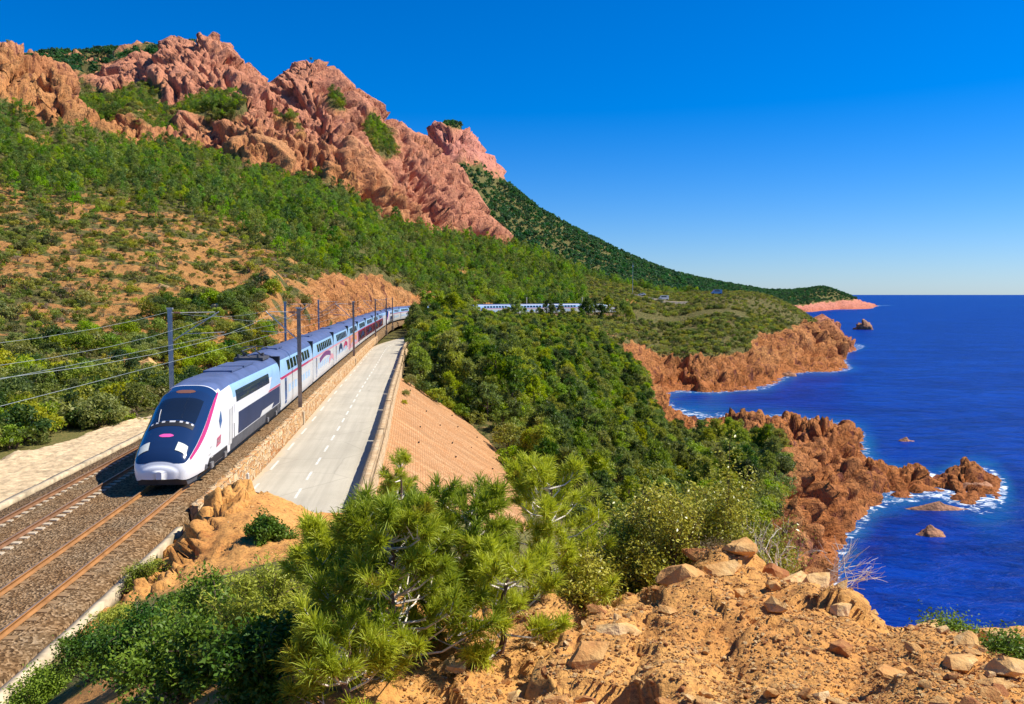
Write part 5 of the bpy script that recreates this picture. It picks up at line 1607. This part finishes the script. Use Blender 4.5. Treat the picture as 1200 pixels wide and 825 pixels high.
def split_individuals(lst, top, nmax, unit):
    """the plants that show largest become things of their own"""
    x, y, z, s = lst[:4]
    vis = visible(x, y, z, top * s)
    size = np.where(vis, s * unit / y, -1)
    order = np.argsort(-size)[:nmax]
    order = order[size[order] > 0]
    rest = np.ones(len(x), bool); rest[order] = False
    return order, rest

def place(lst, order, temps, name, label, cat, group, seed):
    g = np.random.default_rng(seed)
    for k in order:
        crown, trunk = temps[g.integers(len(temps))]
        o = empty(name, (float(lst[0][k]), float(lst[1][k]), float(lst[2][k]) - 0.05), float(g.uniform(0, 6.28)))
        o.scale = (float(lst[3][k]),) * 3
        tag(o, label, cat, group)
        link('crown', crown, o); link('trunk', trunk, o)

def stuff(name, lst, rest, temps, label, cat, seed, dry_from=None):
    g = np.random.default_rng(seed)
    pts = np.stack([lst[0], lst[1], lst[2] - 0.05], -1)[rest]
    if dry_from is not None:
        idx = np.where(lst[4][rest], dry_from, g.integers(0, dry_from, rest.sum()))
    else:
        idx = g.integers(0, len(temps), rest.sum())
    scatter(name, pts, lst[3][rest], idx.astype(float), [merged(t, '%s_%d' % (name, i)) for i, t in enumerate(temps)], label, cat, seed)

o_, r_ = split_individuals(V_P, 4, 290, 6)
place(V_P, o_, PINES, 'pine_tree', 'green pine tree in the dense wood between the road embankment and the rocky shore', 'pine tree', 'pines in the wood below the road', 31)
stuff('pine_wood', V_P, r_, PINES, 'farther pines of the wood below the road', 'wood', 32)
o_, r_ = split_individuals(V_B, 2, 290, 3.2)
place(V_B, o_, BUSHES, 'evergreen_bush', 'dense rounded evergreen bush in the wood above the orange shore rocks', 'bush', 'evergreen bushes above the shore', 33)
stuff('evergreen_thicket', V_B, r_, BUSHES, 'farther evergreen bushes of the thicket above the shore', 'thicket', 34)
o_, r_ = split_individuals(L_B, 2, 150, 3.2)
place(L_B, o_, BUSHES, 'roadside_bush', 'large dark green bush at the foot of the slope left of the train', 'bush', 'bushes at the foot of the slope left of the train', 35)
stuff('slope_thicket', L_B, r_, BUSHES, 'farther dark green bushes at the foot of the slope', 'thicket', 36)
o_, r_ = split_individuals(S_all, 1, 280, 1.3)
SH_G = [t for t in SHRUBS[:4]]
place(S_all, [k for k in o_ if not S_all[4][k]], SH_G, 'scrub_bush', 'low green scrub bush on the open orange slope above the railway', 'shrub', 'scrub on the slope above the railway', 37)
place(S_all, [k for k in o_ if S_all[4][k]], SHRUBS[4:], 'dry_shrub', 'low dry brown shrub on the open orange slope above the railway', 'shrub', 'dry shrubs on the slope above the railway', 38)
stuff('slope_scrub', S_all, r_, SHRUBS, 'low green and brown scrub covering the slope above the railway', 'scrub', 39, 4)
al = lambda l: np.ones(len(l[0]), bool)
stuff('hillside_pine_wood', H_P, al(H_P), HPINES, 'wood of pines covering the hillside below the red crags', 'wood', 41)
stuff('hillside_scrub', H_S, al(H_S), SHRUBS, 'undergrowth between the hillside pines', 'scrub', 42, 4)
stuff('crag_scrub', C_S, al(C_S), SHRUBS, 'dark scrub in the pockets of the red crags', 'scrub', 43, 4)
stuff('headland_scrub', D_S, al(D_S), SHRUBS, 'low scrub covering the headland beyond the bay', 'scrub', 44, 4)
stuff('distant_wood', E_S, al(E_S), FARB, 'wood with bluish haze tinted into its green leaves, covering the distant mountain', 'wood', 45)
# ------------------------------------------------------------------ foreground plants
def ground_pt(px, py, Y):
    x, y, _ = sight(px, py, Y)
    return x, y, float(h_at(x, y)[0])

def near_pine(px, Y, H, spread, seed, label, lean=(0, 0), tufts=150, zoff=0.0):
    g = np.random.default_rng(seed)
    x, y, z = ground_pt(px, 700, Y)
    root = empty('young_pine', (x, y, z - 0.05 + zoff), 0)
    tag(root, label, 'pine tree', 'young pines in front of the road')
    wood = MB(); ends = []
    ax = lambda f: Vector((lean[0] * f, lean[1] * f, H * 0.92 * f))
    MB().tube([ax(f) + Vector((0.03 * math.sin(9 * f), 0.03 * math.cos(7 * f), 0)) for f in (0, .2, .4, .6, .8, 1)], 0.03 + 0.008 * H, 7, 0.012).build('trunk', M['bark'], root)
    ends.append((ax(1), Vector((0, 0, 1))))
    nb = int(tufts / 5.4)
    for i in range(nb):
        f = g.uniform(.0, .97)
        a = g.uniform(0, 6.283)
        Lb = spread * (1.0 - 0.62 * f) * g.uniform(.65, 1.15)
        b0 = ax(f)
        d = Vector((math.cos(a), math.sin(a), g.uniform(.10, .75) if f > .12 else g.uniform(0, .3)))
        d.normalize()
        mid = b0 + d * Lb * .5 + Vector((0, 0, -.03 * Lb))
        tip = b0 + d * Lb + Vector((0, 0, .16 * Lb))
        wood.tube([b0, mid, tip], 0.014, 4, 0.005, cap=False)
        dt = (tip - mid).normalized()
        ends.append((tip, dt))
        for k in range(5):
            t = g.uniform(.35, .95)
            q = b0.lerp(tip, t)
            dd = Vector((dt.x + g.normal() * .7, dt.y + g.normal() * .7, dt.z + abs(g.normal()) * .6)).normalized()
            e = q + dd * g.uniform(.10, .26)
            wood.tube([q, e], 0.006, 3, 0.004, cap=False)
            ends.append((e, (dd + Vector((0, 0, .35))).normalized()))
    wood.build('branches', M['bark_pale'], root)
    NP = 80
    P = np.array([list(e) for e, d in ends]); D = np.array([list(d) for e, d in ends])
    k = np.repeat(np.arange(len(P)), NP)
    rnd = g.normal(size=(len(k), 3)); rnd -= (rnd * D[k]).sum(1)[:, None] * D[k]; rnd /= np.linalg.norm(rnd, axis=1)[:, None]
    ang = g.uniform(.12, 1.35, len(k))
    nd = D[k] * np.cos(ang)[:, None] + rnd * np.sin(ang)[:, None] + np.array([0, 0, .10])
    nd /= np.linalg.norm(nd, axis=1)[:, None]
    base = P[k] - D[k] * g.uniform(0, .13, len(k))[:, None]
    L = (g.uniform(.10, .19, len(k)) * g.uniform(.75, 1.15, len(P))[k])[:, None]
    s = np.cross(nd, g.normal(size=nd.shape)); s /= np.linalg.norm(s, axis=1)[:, None]
    W = 0.0038
    V = np.stack([base - s * W, base + s * W, base + nd * L * .75 + s * W * .8, base + nd * L - np.array([0, 0, .022]), base + nd * L * .75 - s * W * .8], 1).reshape(-1, 3)
    n = len(k); i = np.arange(n)[:, None] * 5
    q = np.concatenate([i, i + 1, i + 2, i + 4], 1); t = np.concatenate([i + 4, i + 2, i + 3], 1)
    link('needles', mesh_np('needles', V, quads=q, tris=t, mats=[M['near_needles']]), root)

near_pine(468, 7.9, 1.45, 0.95, 1, 'young long-needled pine with bare white twigs on the gravel slope', (-0.10, 0), 340)
near_pine(408, 8.8, 1.35, 0.80, 2, 'young pine whose tufts reach over the near end of the road', (-0.12, 0), 240)
near_pine(545, 9.2, 1.75, 1.05, 3, 'young pine below the stone-faced embankment', (0, 0), 260, zoff=-0.15)
near_pine(640, 10.8, 1.75, 1.0, 4, 'bushy yellowish pine beside the leafy mastic shrub', (0.05, 0), 200)
near_pine(585, 8.4, 1.15, 0.8, 5, 'low pine growing under the taller pines on the gravel edge', (0.1, 0), 110)
near_pine(470, 15.5, 3.2, 1.0, 6, 'slender pine whose tip stands against the embankment', (0, 0), 120)
near_pine(385, 11.0, 0.9, 0.5, 7, 'small pine beside the orange knoll', (0, 0), 110)
near_pine(405, 7.1, 0.75, 0.65, 8, 'low spreading pine at the lower edge of the gravel slope', (0, 0), 100)
near_pine(690, 12.5, 1.7, 0.8, 9, 'pine half hidden behind the mastic shrub', (0, 0), 120)

def leafy(px, Y, H, Rx, seed, name, label, cat, mat, nleaf=9000, L=0.05, W=0.024, group=None, twigs=26, Ry=None, shoots=False):
    g = np.random.default_rng(seed)
    x, y, z = ground_pt(px, 700, Y)
    Ry = Ry or Rx
    root = empty(name, (x, y, z - 0.06))
    tag(root, label, cat, group)
    st = MB(); tips = []
    for k in range(twigs):
        d = dirs(1, g, 0.65)[0]; d[2] = abs(d[2]) + 0.05
        r = g.uniform(.62, 1.0)
        e = Vector((d[0] * Rx * r, d[1] * Ry * r, d[2] * H * r))
        m_ = e * .5 + Vector(g.normal(size=3) * .06)
        st.tube([Vector((g.normal() * .06, g.normal() * .06, -.1)), m_, e], 0.016, 4, 0.004, cap=False)
        tips.append((m_, e))
        for q in range(5):
            b = m_.lerp(e, g.uniform(.1, .95)); o = b + Vector((g.normal() * Rx * .2, g.normal() * Ry * .2, abs(g.normal()) * H * .16))
            st.tube([b, o], 0.006, 3, 0.003, cap=False); tips.append((b, o))
    st.build('stems', M['bark'], root)
    A = np.array([list(a) for a, b in tips]); B = np.array([list(b) for a, b in tips])
    k = g.integers(0, len(tips), nleaf)
    f = np.sqrt(g.uniform(0, 1, nleaf))[:, None]
    sp = 0.055 if shoots else 0.085
    pos = A[k] * (1 - f) + B[k] * f + g.normal(size=(nleaf, 3)) * sp * np.array([1, 1, .8])
    pos[:, 2] = np.maximum(pos[:, 2], 0.0)
    nrm = dirs(nleaf, g, 0.9)
    v, q = leaf_quads(pos, nrm, L * g.uniform(.7, 1.3, nleaf), W * g.uniform(.7, 1.3, nleaf), g, 0.25)
    link('leaves', mesh_np('leaves', v, quads=q, mats=[M[mat]]), root)
    return root

GM = 'mastic shrubs behind the rocky crest'
leafy(720, 11.2, 1.45, 0.85, 51, 'mastic_shrub', 'leafy mastic shrub beside the yellowish pine', 'shrub', 'mastic', 14000, group=GM)
leafy(778, 11.0, 1.65, 0.90, 52, 'mastic_shrub', 'tallest leafy mastic shrub with pale yellow leaf tips', 'shrub', 'mastic', 13000, group=GM)
leafy(842, 11.5, 1.55, 0.82, 53, 'mastic_shrub', 'leafy mastic shrub behind the small grey tuft on the crest', 'shrub', 'mastic', 14000, group=GM)
leafy(898, 11.8, 1.45, 0.70, 54, 'mastic_shrub', 'leafy mastic shrub next to the bare dead twigs', 'shrub', 'mastic', 9000, group=GM)
leafy(690, 10.4, 0.75, 0.60, 55, 'mastic_shrub', 'low mastic shrub casting its shadow over the gravel', 'shrub', 'mastic', 7000, group=GM)
GB = 'bushes above the near track'
for k, (px, Y, H, Rx, mt, lb) in enumerate([
        (110, 15.6, 0.95, 0.95, 'bush', 'dark green bush by the concrete channel edge of the track'),
        (175, 13.2, 1.05, 1.0, 'bush', 'broad dark green bush lowest on the bank above the track'),
        (250, 11.0, 1.15, 1.0, 'bush', 'dense dark green bush on the bank below the pines'),
        (320, 9.6, 1.05, 0.85, 'broom', 'bright yellow-green broom bush beside the low spreading pine'),
        (335, 12.0, 0.45, 0.7, 'broom', 'bright yellow-green broom bush between the knoll and the pines'),
        (262, 14.6, 0.45, 0.8, 'broom', 'olive bush at the foot of the orange knoll'),
        (205, 18.0, 0.45, 0.95, 'bush', 'flat green bush spreading below the orange knoll'),
        (140, 19.2, 0.45, 0.8, 'broom', 'low olive bush hanging over the channel edge of the track'),
        (50, 16.8, 0.7, 0.7, 'bush', 'small green bush next to the near rail'),
        (215, 9.6, 0.9, 0.9, 'bush', 'dark leafy bush in the shade under the bank'),
        (320, 7.9, 0.75, 0.7, 'bush', 'shaded dark bush below the spreading pine')]):
    leafy(px, Y, H, Rx, 60 + k, 'bank_bush', lb, 'bush', mt, 10000, 0.065 if mt == 'bush' else 0.075, 0.032 if mt == 'bush' else 0.016, GB, shoots=(mt == 'broom'))
leafy(312, 25.5, 0.75, 0.75, 80, 'knoll_bush', 'dark olive bush in the hollow of the orange knoll', 'bush', 'bush', 6000, 0.10, 0.05)
leafy(176, 25.4, 0.6, 0.9, 81, 'kerb_plant', 'small green plant at the corner of the knoll above the kerb', 'plant', 'broom', 4000, 0.09, 0.03)
leafy(838, 10.5, 0.20, 0.30, 82, 'grey_tuft', 'small grey-green tuft of herbs on top of the rocky crest', 'plant', 'scrub_dry', 3000, 0.035, 0.010)
leafy(1190, 7.3, 0.20, 0.26, 83, 'crest_plant', 'small green plant beside the block on the crest', 'plant', 'bush', 3500, 0.035, 0.018)
leafy(1110, 8.5, 0.16, 0.24, 84, 'crest_plant', 'green tuft behind the flat red slab on the crest', 'plant', 'bush', 2500, 0.035, 0.018)
leafy(468, 43.0, 1.8, 1.0, 85, 'wall_bush', 'round dark bush at the foot of the road parapet', 'bush', 'bush', 5000, 0.16, 0.09)
leafy(487, 76.0, 0.9, 2.2, 86, 'wall_plant', 'trailing green plants on top of the stone-faced slope', 'plant', 'broom', 4000, 0.22, 0.10)

# bare dead twigs at the end of the shrubs
def dead_bush(px, Y, H, Rx, seed, label):
    g = np.random.default_rng(seed)
    x, y, z = ground_pt(px, 700, Y)
    root = empty('dead_bush', (x, y, z - 0.05)); tag(root, label, 'dead bush')
    def grow(mb, p, d, l, r, n):
        q = p + d * l
        mb.tube([p, (p + q) / 2 + Vector(g.normal(size=3) * l * .06), q], r, 4, r * .6, cap=False)
        if n:
            for _ in range(3):
                dd = (d + Vector(g.normal(size=3) * .55)).normalized()
                grow(mb, p.lerp(q, g.uniform(.45, 1)), dd, l * g.uniform(.5, .75), r * .6, n - 1)
    for k in range(7):
        mb = MB(); a = g.uniform(-1.2, 1.3)
        grow(mb, Vector((0, 0, 0)), Vector((math.sin(a) * Rx + .25, g.normal() * .4, .55)).normalized(), H * g.uniform(.5, .8), 0.013, 3)
        mb.build('branch', M['bark_pale'], root)
dead_bush(915, 10.9, 1.0, 0.8, 91, 'bare pale dead twigs spreading out over the sea beside the mastic shrub')
dead_bush(905, 12.0, 1.3, 0.5, 92, 'upright bare grey twigs standing among the mastic leaves')

# ------------------------------------------------------------------ stones of the spur
def hull_rock(seed, n=15, ax=(1, .8, .6)):
    g = np.random.default_rng(seed)
    bm = bmesh.new()
    d = dirs(n, g) * g.uniform(.75, 1.0, n)[:, None] * np.array(ax) * 0.5
    for p in d: bm.verts.new(p)
    r = bmesh.ops.convex_hull(bm, input=bm.verts[:])
    for v in [v for v in bm.verts if not v.link_faces]: bm.verts.remove(v)
    bmesh.ops.triangulate(bm, faces=bm.faces[:])
    bmesh.ops.recalc_face_normals(bm, faces=bm.faces[:])
    me = bpy.data.meshes.new('stone'); bm.to_mesh(me); bm.free()
    me.materials.append(M['rock'])
    return me
def rough_rock(seed, ax, name='boulder'):
    """a broken block: bevelled hull with chipped faces"""
    bm = bmesh.new(); bm.from_mesh(hull_rock(seed, 18, ax))
    bmesh.ops.subdivide_edges(bm, edges=bm.edges[:], cuts=3, use_grid_fill=True)
    g = np.random.default_rng(seed)
    P = np.array([v.co[:] for v in bm.verts])
    s = 4.5
    f1, f2, cid = voronoi(P[:, 0] * s + seed, P[:, 1] * s, P[:, 2] * s * 1.6)[:3]
    k = 1 + 0.16 * (cid - .5) + 0.10 * np.minimum(f2 - f1, .4) + 0.05 * fbm(P[:, 0] * 9, P[:, 1] * 9, P[:, 2] * 9, 2)
    for v, kk in zip(bm.verts, k): v.co = v.co * float(kk)
    me = bpy.data.meshes.new(name); bm.to_mesh(me); bm.free()
    me.materials.append(M['rock'])
    return me
STONES = [hull_rock(700 + k, 13 + k % 4, (1, random.uniform(.6, .95), random.uniform(.4, .75))) for k in range(10)]
spur = bpy.data.objects['foreground_spur']
def spur_pts(n, seed, y0=4.6, y1=11.2):
    g = np.random.default_rng(seed)
    y = np.exp(g.uniform(math.log(y0), math.log(y1), n * 2)); u = g.uniform(-0.20, 0.68, n * 2)
    ok = (u > -0.16 + 0.018 * (y - 6)) & (y < 10.9 - 2.9 * np.clip(u - .25, 0, 1) / .35 + 0.3)
    u, y = u[ok][:n], y[ok][:n]
    x = u * y
    P = surface_pt(x, y)
    return P, g
def surface_pt(x, y):
    z, rock, veg, red, off = terrain(x, y)
    P = np.stack([x, y, z], -1)
    return P + np.array([0, 0, 1]) * (relief(P, rock, y))[:, None]
P, g = spur_pts(290, 801)
for p in P:
    sz = min(0.34, 0.095 * math.exp(abs(g.normal()) * .62))
    o = link('stone', STONES[g.integers(10)], spur)
    o.location = (p[0], p[1], p[2] + sz * .10)
    o.scale = (sz, sz, sz * g.uniform(.7, 1))
    o.rotation_euler = (g.normal() * .4, g.normal() * .4, g.uniform(0, 6.28))
P, g = spur_pts(26000, 802)
idx = g.integers(0, 10, len(P)).astype(float)
scatter('gravel', P + np.array([0, 0, .004]), np.minimum(0.016 * np.exp(np.abs(g.normal(size=len(P))) * .75), .07), idx, STONES, 'loose orange gravel and chippings strewn over the spur', 'gravel', 803)
# ballast stones heaped on the knoll
BO = [(868, 667, 10.3, (.55, .42, .30), 'pale angular block at the top of the rocky crest'),
      (905, 676, 10.2, (.48, .40, .42), 'upright pointed block in the row of rocks on the crest'),
      (928, 684, 10.1, (.62, .45, .36), 'largest sunlit block in the row of rocks on the crest'),
      (957, 694, 9.9, (.50, .42, .28), 'squat orange block at the seaward end of the row on the crest'),
      (846, 690, 9.7, (.60, .45, .26), 'flat orange rock below the grey tuft of herbs'),
      (795, 712, 9.2, (.60, .50, .34), 'dark-sided rock ledge end next to the mastic shadow'),
      (820, 664, 10.5, (.50, .40, .24), 'flat sandy rock under the mastic shrub'),
      (1095, 738, 8.5, (.46, .30, .16), 'flat dark red slab lying on the crest'),
      (1165, 757, 7.8, (.44, .30, .26), 'orange block beside the small green crest plant'),
      (1172, 806, 6.7, (.42, .34, .22), 'broken slab low on the gravel slope beneath the crest plant'),
      (1120, 800, 6.8, (.46, .32, .18), 'flat pale slab low on the gravel slope'),
      (1050, 812, 6.5, (.50, .34, .16), 'wide flat slab sunk in the gravel slope'),
      (720, 760, 7.8, (.62, .40, .24), 'long ledge rock sloping down beside the shaded gully'),
      (690, 790, 7.0, (.52, .34, .26), 'orange rock at the edge of the shaded gully'),
      (985, 745, 8.6, (.30, .24, .16), 'small reddish rock alone on the middle of the gravel slope'),
      (1010, 718, 9.3, (.26, .2, .14), 'small dark red rock on the seaward edge of the crest')]
for k, (px, py, Y, ax, lb) in enumerate(BO):
    x, y, _ = sight(px, py, Y)
    p = surface_pt(np.array([x]), np.array([y]))[0]
    o = link('boulder', rough_rock(900 + k, ax), None, (p[0], p[1], p[2] + ax[2] * .22))
    g = np.random.default_rng(k)
    o.rotation_euler = (g.normal() * .15, g.normal() * .15, g.uniform(-.6, .6))
    tag(o, lb, 'rock', 'rocks on the crest')

# ------------------------------------------------------------------ rocks in the sea
def islet(px, py, w, d, h, seed, label):
    Y = (CAMZ - SEA) / ((py - 345) / 1000)
    x = (px - 600) / 1000 * Y
    n, m = 40, 14
    V = []
    for j in range(m):
        t = j / (m - 1)
        for i in range(n):
            a = 2 * math.pi * i / n
            V.append((math.cos(a) * w / 2 * (1 - t ** 1.6), math.sin(a) * d / 2 * (1 - t ** 1.6), -1.2 + (h + 1.2) * t))
    V = np.array(V)
    f1, f2, cid = voronoi(V[:, 0] / (w * .22) + seed, V[:, 1] / (w * .22), V[:, 2] / (w * .15))[:3]
    k = 1 + 0.5 * (cid - .5) + .3 * fbm(V[:, 0] / w * 5 + seed, V[:, 1] / w * 5, V[:, 2] / w * 5, 3)
    V[:, :2] *= k[:, None]; V[:, 2] = np.where(V[:, 2] > 0, V[:, 2] * (0.6 + 0.8 * cid), V[:, 2])
    q = [(j * n + i, j * n + (i + 1) % n, (j + 1) * n + (i + 1) % n, (j + 1) * n + i) for j in range(m - 1) for i in range(n)]
    o = link('sea_rock', mesh_np('sea_rock', V, quads=q, mats=[M['sea_rock']]), None, (x, Y, SEA))
    tag(o, label, 'rock', 'rocks in the sea')
islet(1012, 386, 17, 12, 9, 1, 'pointed dark rock standing alone far out beyond the headland')
islet(1098, 631, 6.4, 3.4, 1.1, 2, 'small flat brown rock in the blue water below the reef')
islet(1108, 600, 13.0, 2.6, 1.0, 3, 'long low brown reef parallel to the rocky point')
islet(1066, 518, 5.0, 2.6, 1.0, 4, 'small dark rock ringed with foam off the flat point')
islet(1150, 574, 9, 4.0, 1.6, 5, 'broken brown rock at the foamy tip of the point')
islet(925, 441, 9, 4, 2.0, 7, 'low rock at the foot of the orange headland cliff')

# ------------------------------------------------------------------ things on the headland
def hz(px, Y):
    x = (px - 600) / 1000 * Y
    return x, Y, float(h_at(x, Y)[0])
def vehicle(px, Y, rz, kind, label, paint_):
    x, y, z = hz(px, Y)
    o = empty('parked_van' if kind == 'van' else 'parked_car', (x, y, z + 1.2), rz); tag(o, label, kind)
    if kind == 'van':
        L, W, H = 5.6, 2.0, 2.5
        pr = [(-L / 2, .4), (-L / 2, H - .15), (-L / 2 + .2, H), (L / 2 - 1.4, H), (L / 2 - .75, 1.35), (L / 2 - .1, 1.1), (L / 2, .8), (L / 2, .4)]
    else:
        L, W, H = 4.2, 1.75, 1.45
        pr = [(-L / 2, .35), (-L / 2, .85), (-L / 2 + .5, .95), (-L / 2 + 1.0, H), (L / 2 - 1.9, H), (L / 2 - 1.1, .95), (L / 2 - .1, .8), (L / 2, .6), (L / 2, .35)]
    n = len(pr)
    mb = MB().add([(a, -W / 2, b) for a, b in pr] + [(a, W / 2, b) for a, b in pr], [tuple(range(n)), tuple(range(2 * n - 1, n - 1, -1))] + [(i, n + i, n + (i + 1) % n, (i + 1) % n) for i in range(n)])
    mb.build('body', paint_, o)
    for sx in (-L / 2 + .85, L / 2 - .85):
        for sy in (-W / 2 - .02, W / 2 - .18):
            w = MB(); k = 12
            w.add([(sx + .33 * math.cos(6.283 * i / k), sy + dy, .33 + .33 * math.sin(6.283 * i / k)) for dy in (0, .2) for i in range(k)], [tuple(range(k)), tuple(range(2 * k - 1, k - 1, -1))] + [(i, k + i, k + (i + 1) % k, (i + 1) % k) for i in range(k)])
            w.build('wheel', M['tyre'], o)
    MB().box(-L / 2 + 1.2, L / 2 - 1.6, -W / 2 - .01, W / 2 + .01, H * .60, H * .86).build('window', M['glass'], o)
    return o
pts = [(735, 466), (742, 464), (750, 462), (765, 458), (785, 455), (805, 452)]
V = []
for px, Y in pts:
    x, y, z = hz(px, Y)
    for dy, dz in ((-4.0, -0.8), (-2.6, 1.1), (2.6, 1.2), (2.6, -1)): V.append((x, y + dy, z + dz))
F = [(4 * i + j, 4 * i + 4 + j, 4 * i + 5 + j, 4 * i + 1 + j) for i in range(5) for j in range(3)]
tag(MB().add(V, F).build('coast_road', M['concrete']), kind='structure')
vehicle(777, 457, R(175), 'van', 'white van on the coast road above the headland', M['carwhite'])
vehicle(752, 461, R(170), 'car', 'small white car behind the van on the coast road', M['carwhite'])
vehicle(839, 458, R(185), 'van', 'pale blue camper van on top of the headland', M['carblue'])
x, y, z = hz(741, 470)
o = empty('antenna_mast', (x, y, z)); tag(o, 'tall thin grey mast rising above the coast road', 'mast')
MB().tube([(0, 0, -1), (0, 0, 17)], 0.16, 6, 0.08).build('pole', M['mast_steel'], o)
MB().box(-.35, .35, -.2, .2, 14.5, 15.8).build('antenna', M['tube'], o)

# ------------------------------------------------------------------ red outcrops on the slope and stones of the knoll
OUT = [(172, 400, 92, 2.6, 'dark red rock outcrop on the slope beside the grey mast'), (205, 398, 104, 2.0, 'orange rock ledge just above the grey mast'), (222, 330, 150, 2.6, 'pale rock outcrop high on the bare orange patch'),
       (190, 318, 160, 2.2, 'pale orange rock on the upper edge of the bare patch'), (24, 418, 84, 1.8, 'orange rock among the scrub near the feeder wire'), (60, 380, 105, 1.6, 'small orange rock in the green scrub'),
       (252, 352, 138, 2.0, 'red rock at the foot of the bare patch'), (290, 372, 130, 2.2, 'rough rock beside the start of the rock cutting')]
for k, (px, py, Y, sz, lb) in enumerate(OUT):
    x, y, _ = sight(px, py, Y)
    o = link('rock_outcrop', rough_rock(1200 + k, (1.3, .9, .8), 'rock_outcrop'), None, (x, y, float(h_at(x, y)[0]) + 0.12 * sz))
    o.scale = (sz,) * 3
    tag(o, lb, 'rock', 'rock outcrops on the slope')
ground = bpy.data.objects['valley_ground']
g = np.random.default_rng(77)
kx, ky = [], []
while len(kx) < 60:
    y = g.uniform(21, 33); x = g.uniform(-13, -6)
    if x > centre_x(y) + 2.6 and x < -6.5 - (y - 21) * .08: kx.append(x); ky.append(y)
P = surface_pt(np.array(kx), np.array(ky))
for p in P:
    sz = min(.45, .10 * math.exp(abs(g.normal()) * .6))
    o = link('stone', STONES[g.integers(10)], ground)
    o.location = (p[0], p[1], p[2]); o.scale = (sz, sz, sz * .8); o.rotation_euler = (g.normal() * .4, g.normal() * .4, g.uniform(0, 6.28))

# bushes that overlap the edges of the embankment
g = np.random.default_rng(404)
spots = [(Y_, of_) for of_ in (9.6, 11.2, 12.8, 14.4, 16.0, 17.6, 19.2, 20.8) for Y_ in (103.5 + g.uniform(-1, 3),)] + [(Y_, 21.6 + g.uniform(-1.2, 1.0)) for Y_ in range(66, 104, 4)] + [(Y_, 9.3) for Y_ in (84, 91)]
for Y_, of_ in spots:
    p, _ = at_s(s_of_Y(Y_), of_)
    crown, trunk = BUSHES[g.integers(5)]
    o = empty('embankment_bush', (float(p[0]), float(p[1]), -2.3 - (of_ - 8.45) * 0.66), float(g.uniform(0, 6.28)))
    o.scale = (float(g.uniform(.45, .95) * (0.4 if of_ < 9.5 else 1)),) * 3
    tag(o, 'green bush growing along the edge of the stone-faced embankment', 'bush', 'bushes along the embankment edge')
    link('crown', crown, o); link('trunk', trunk, o)
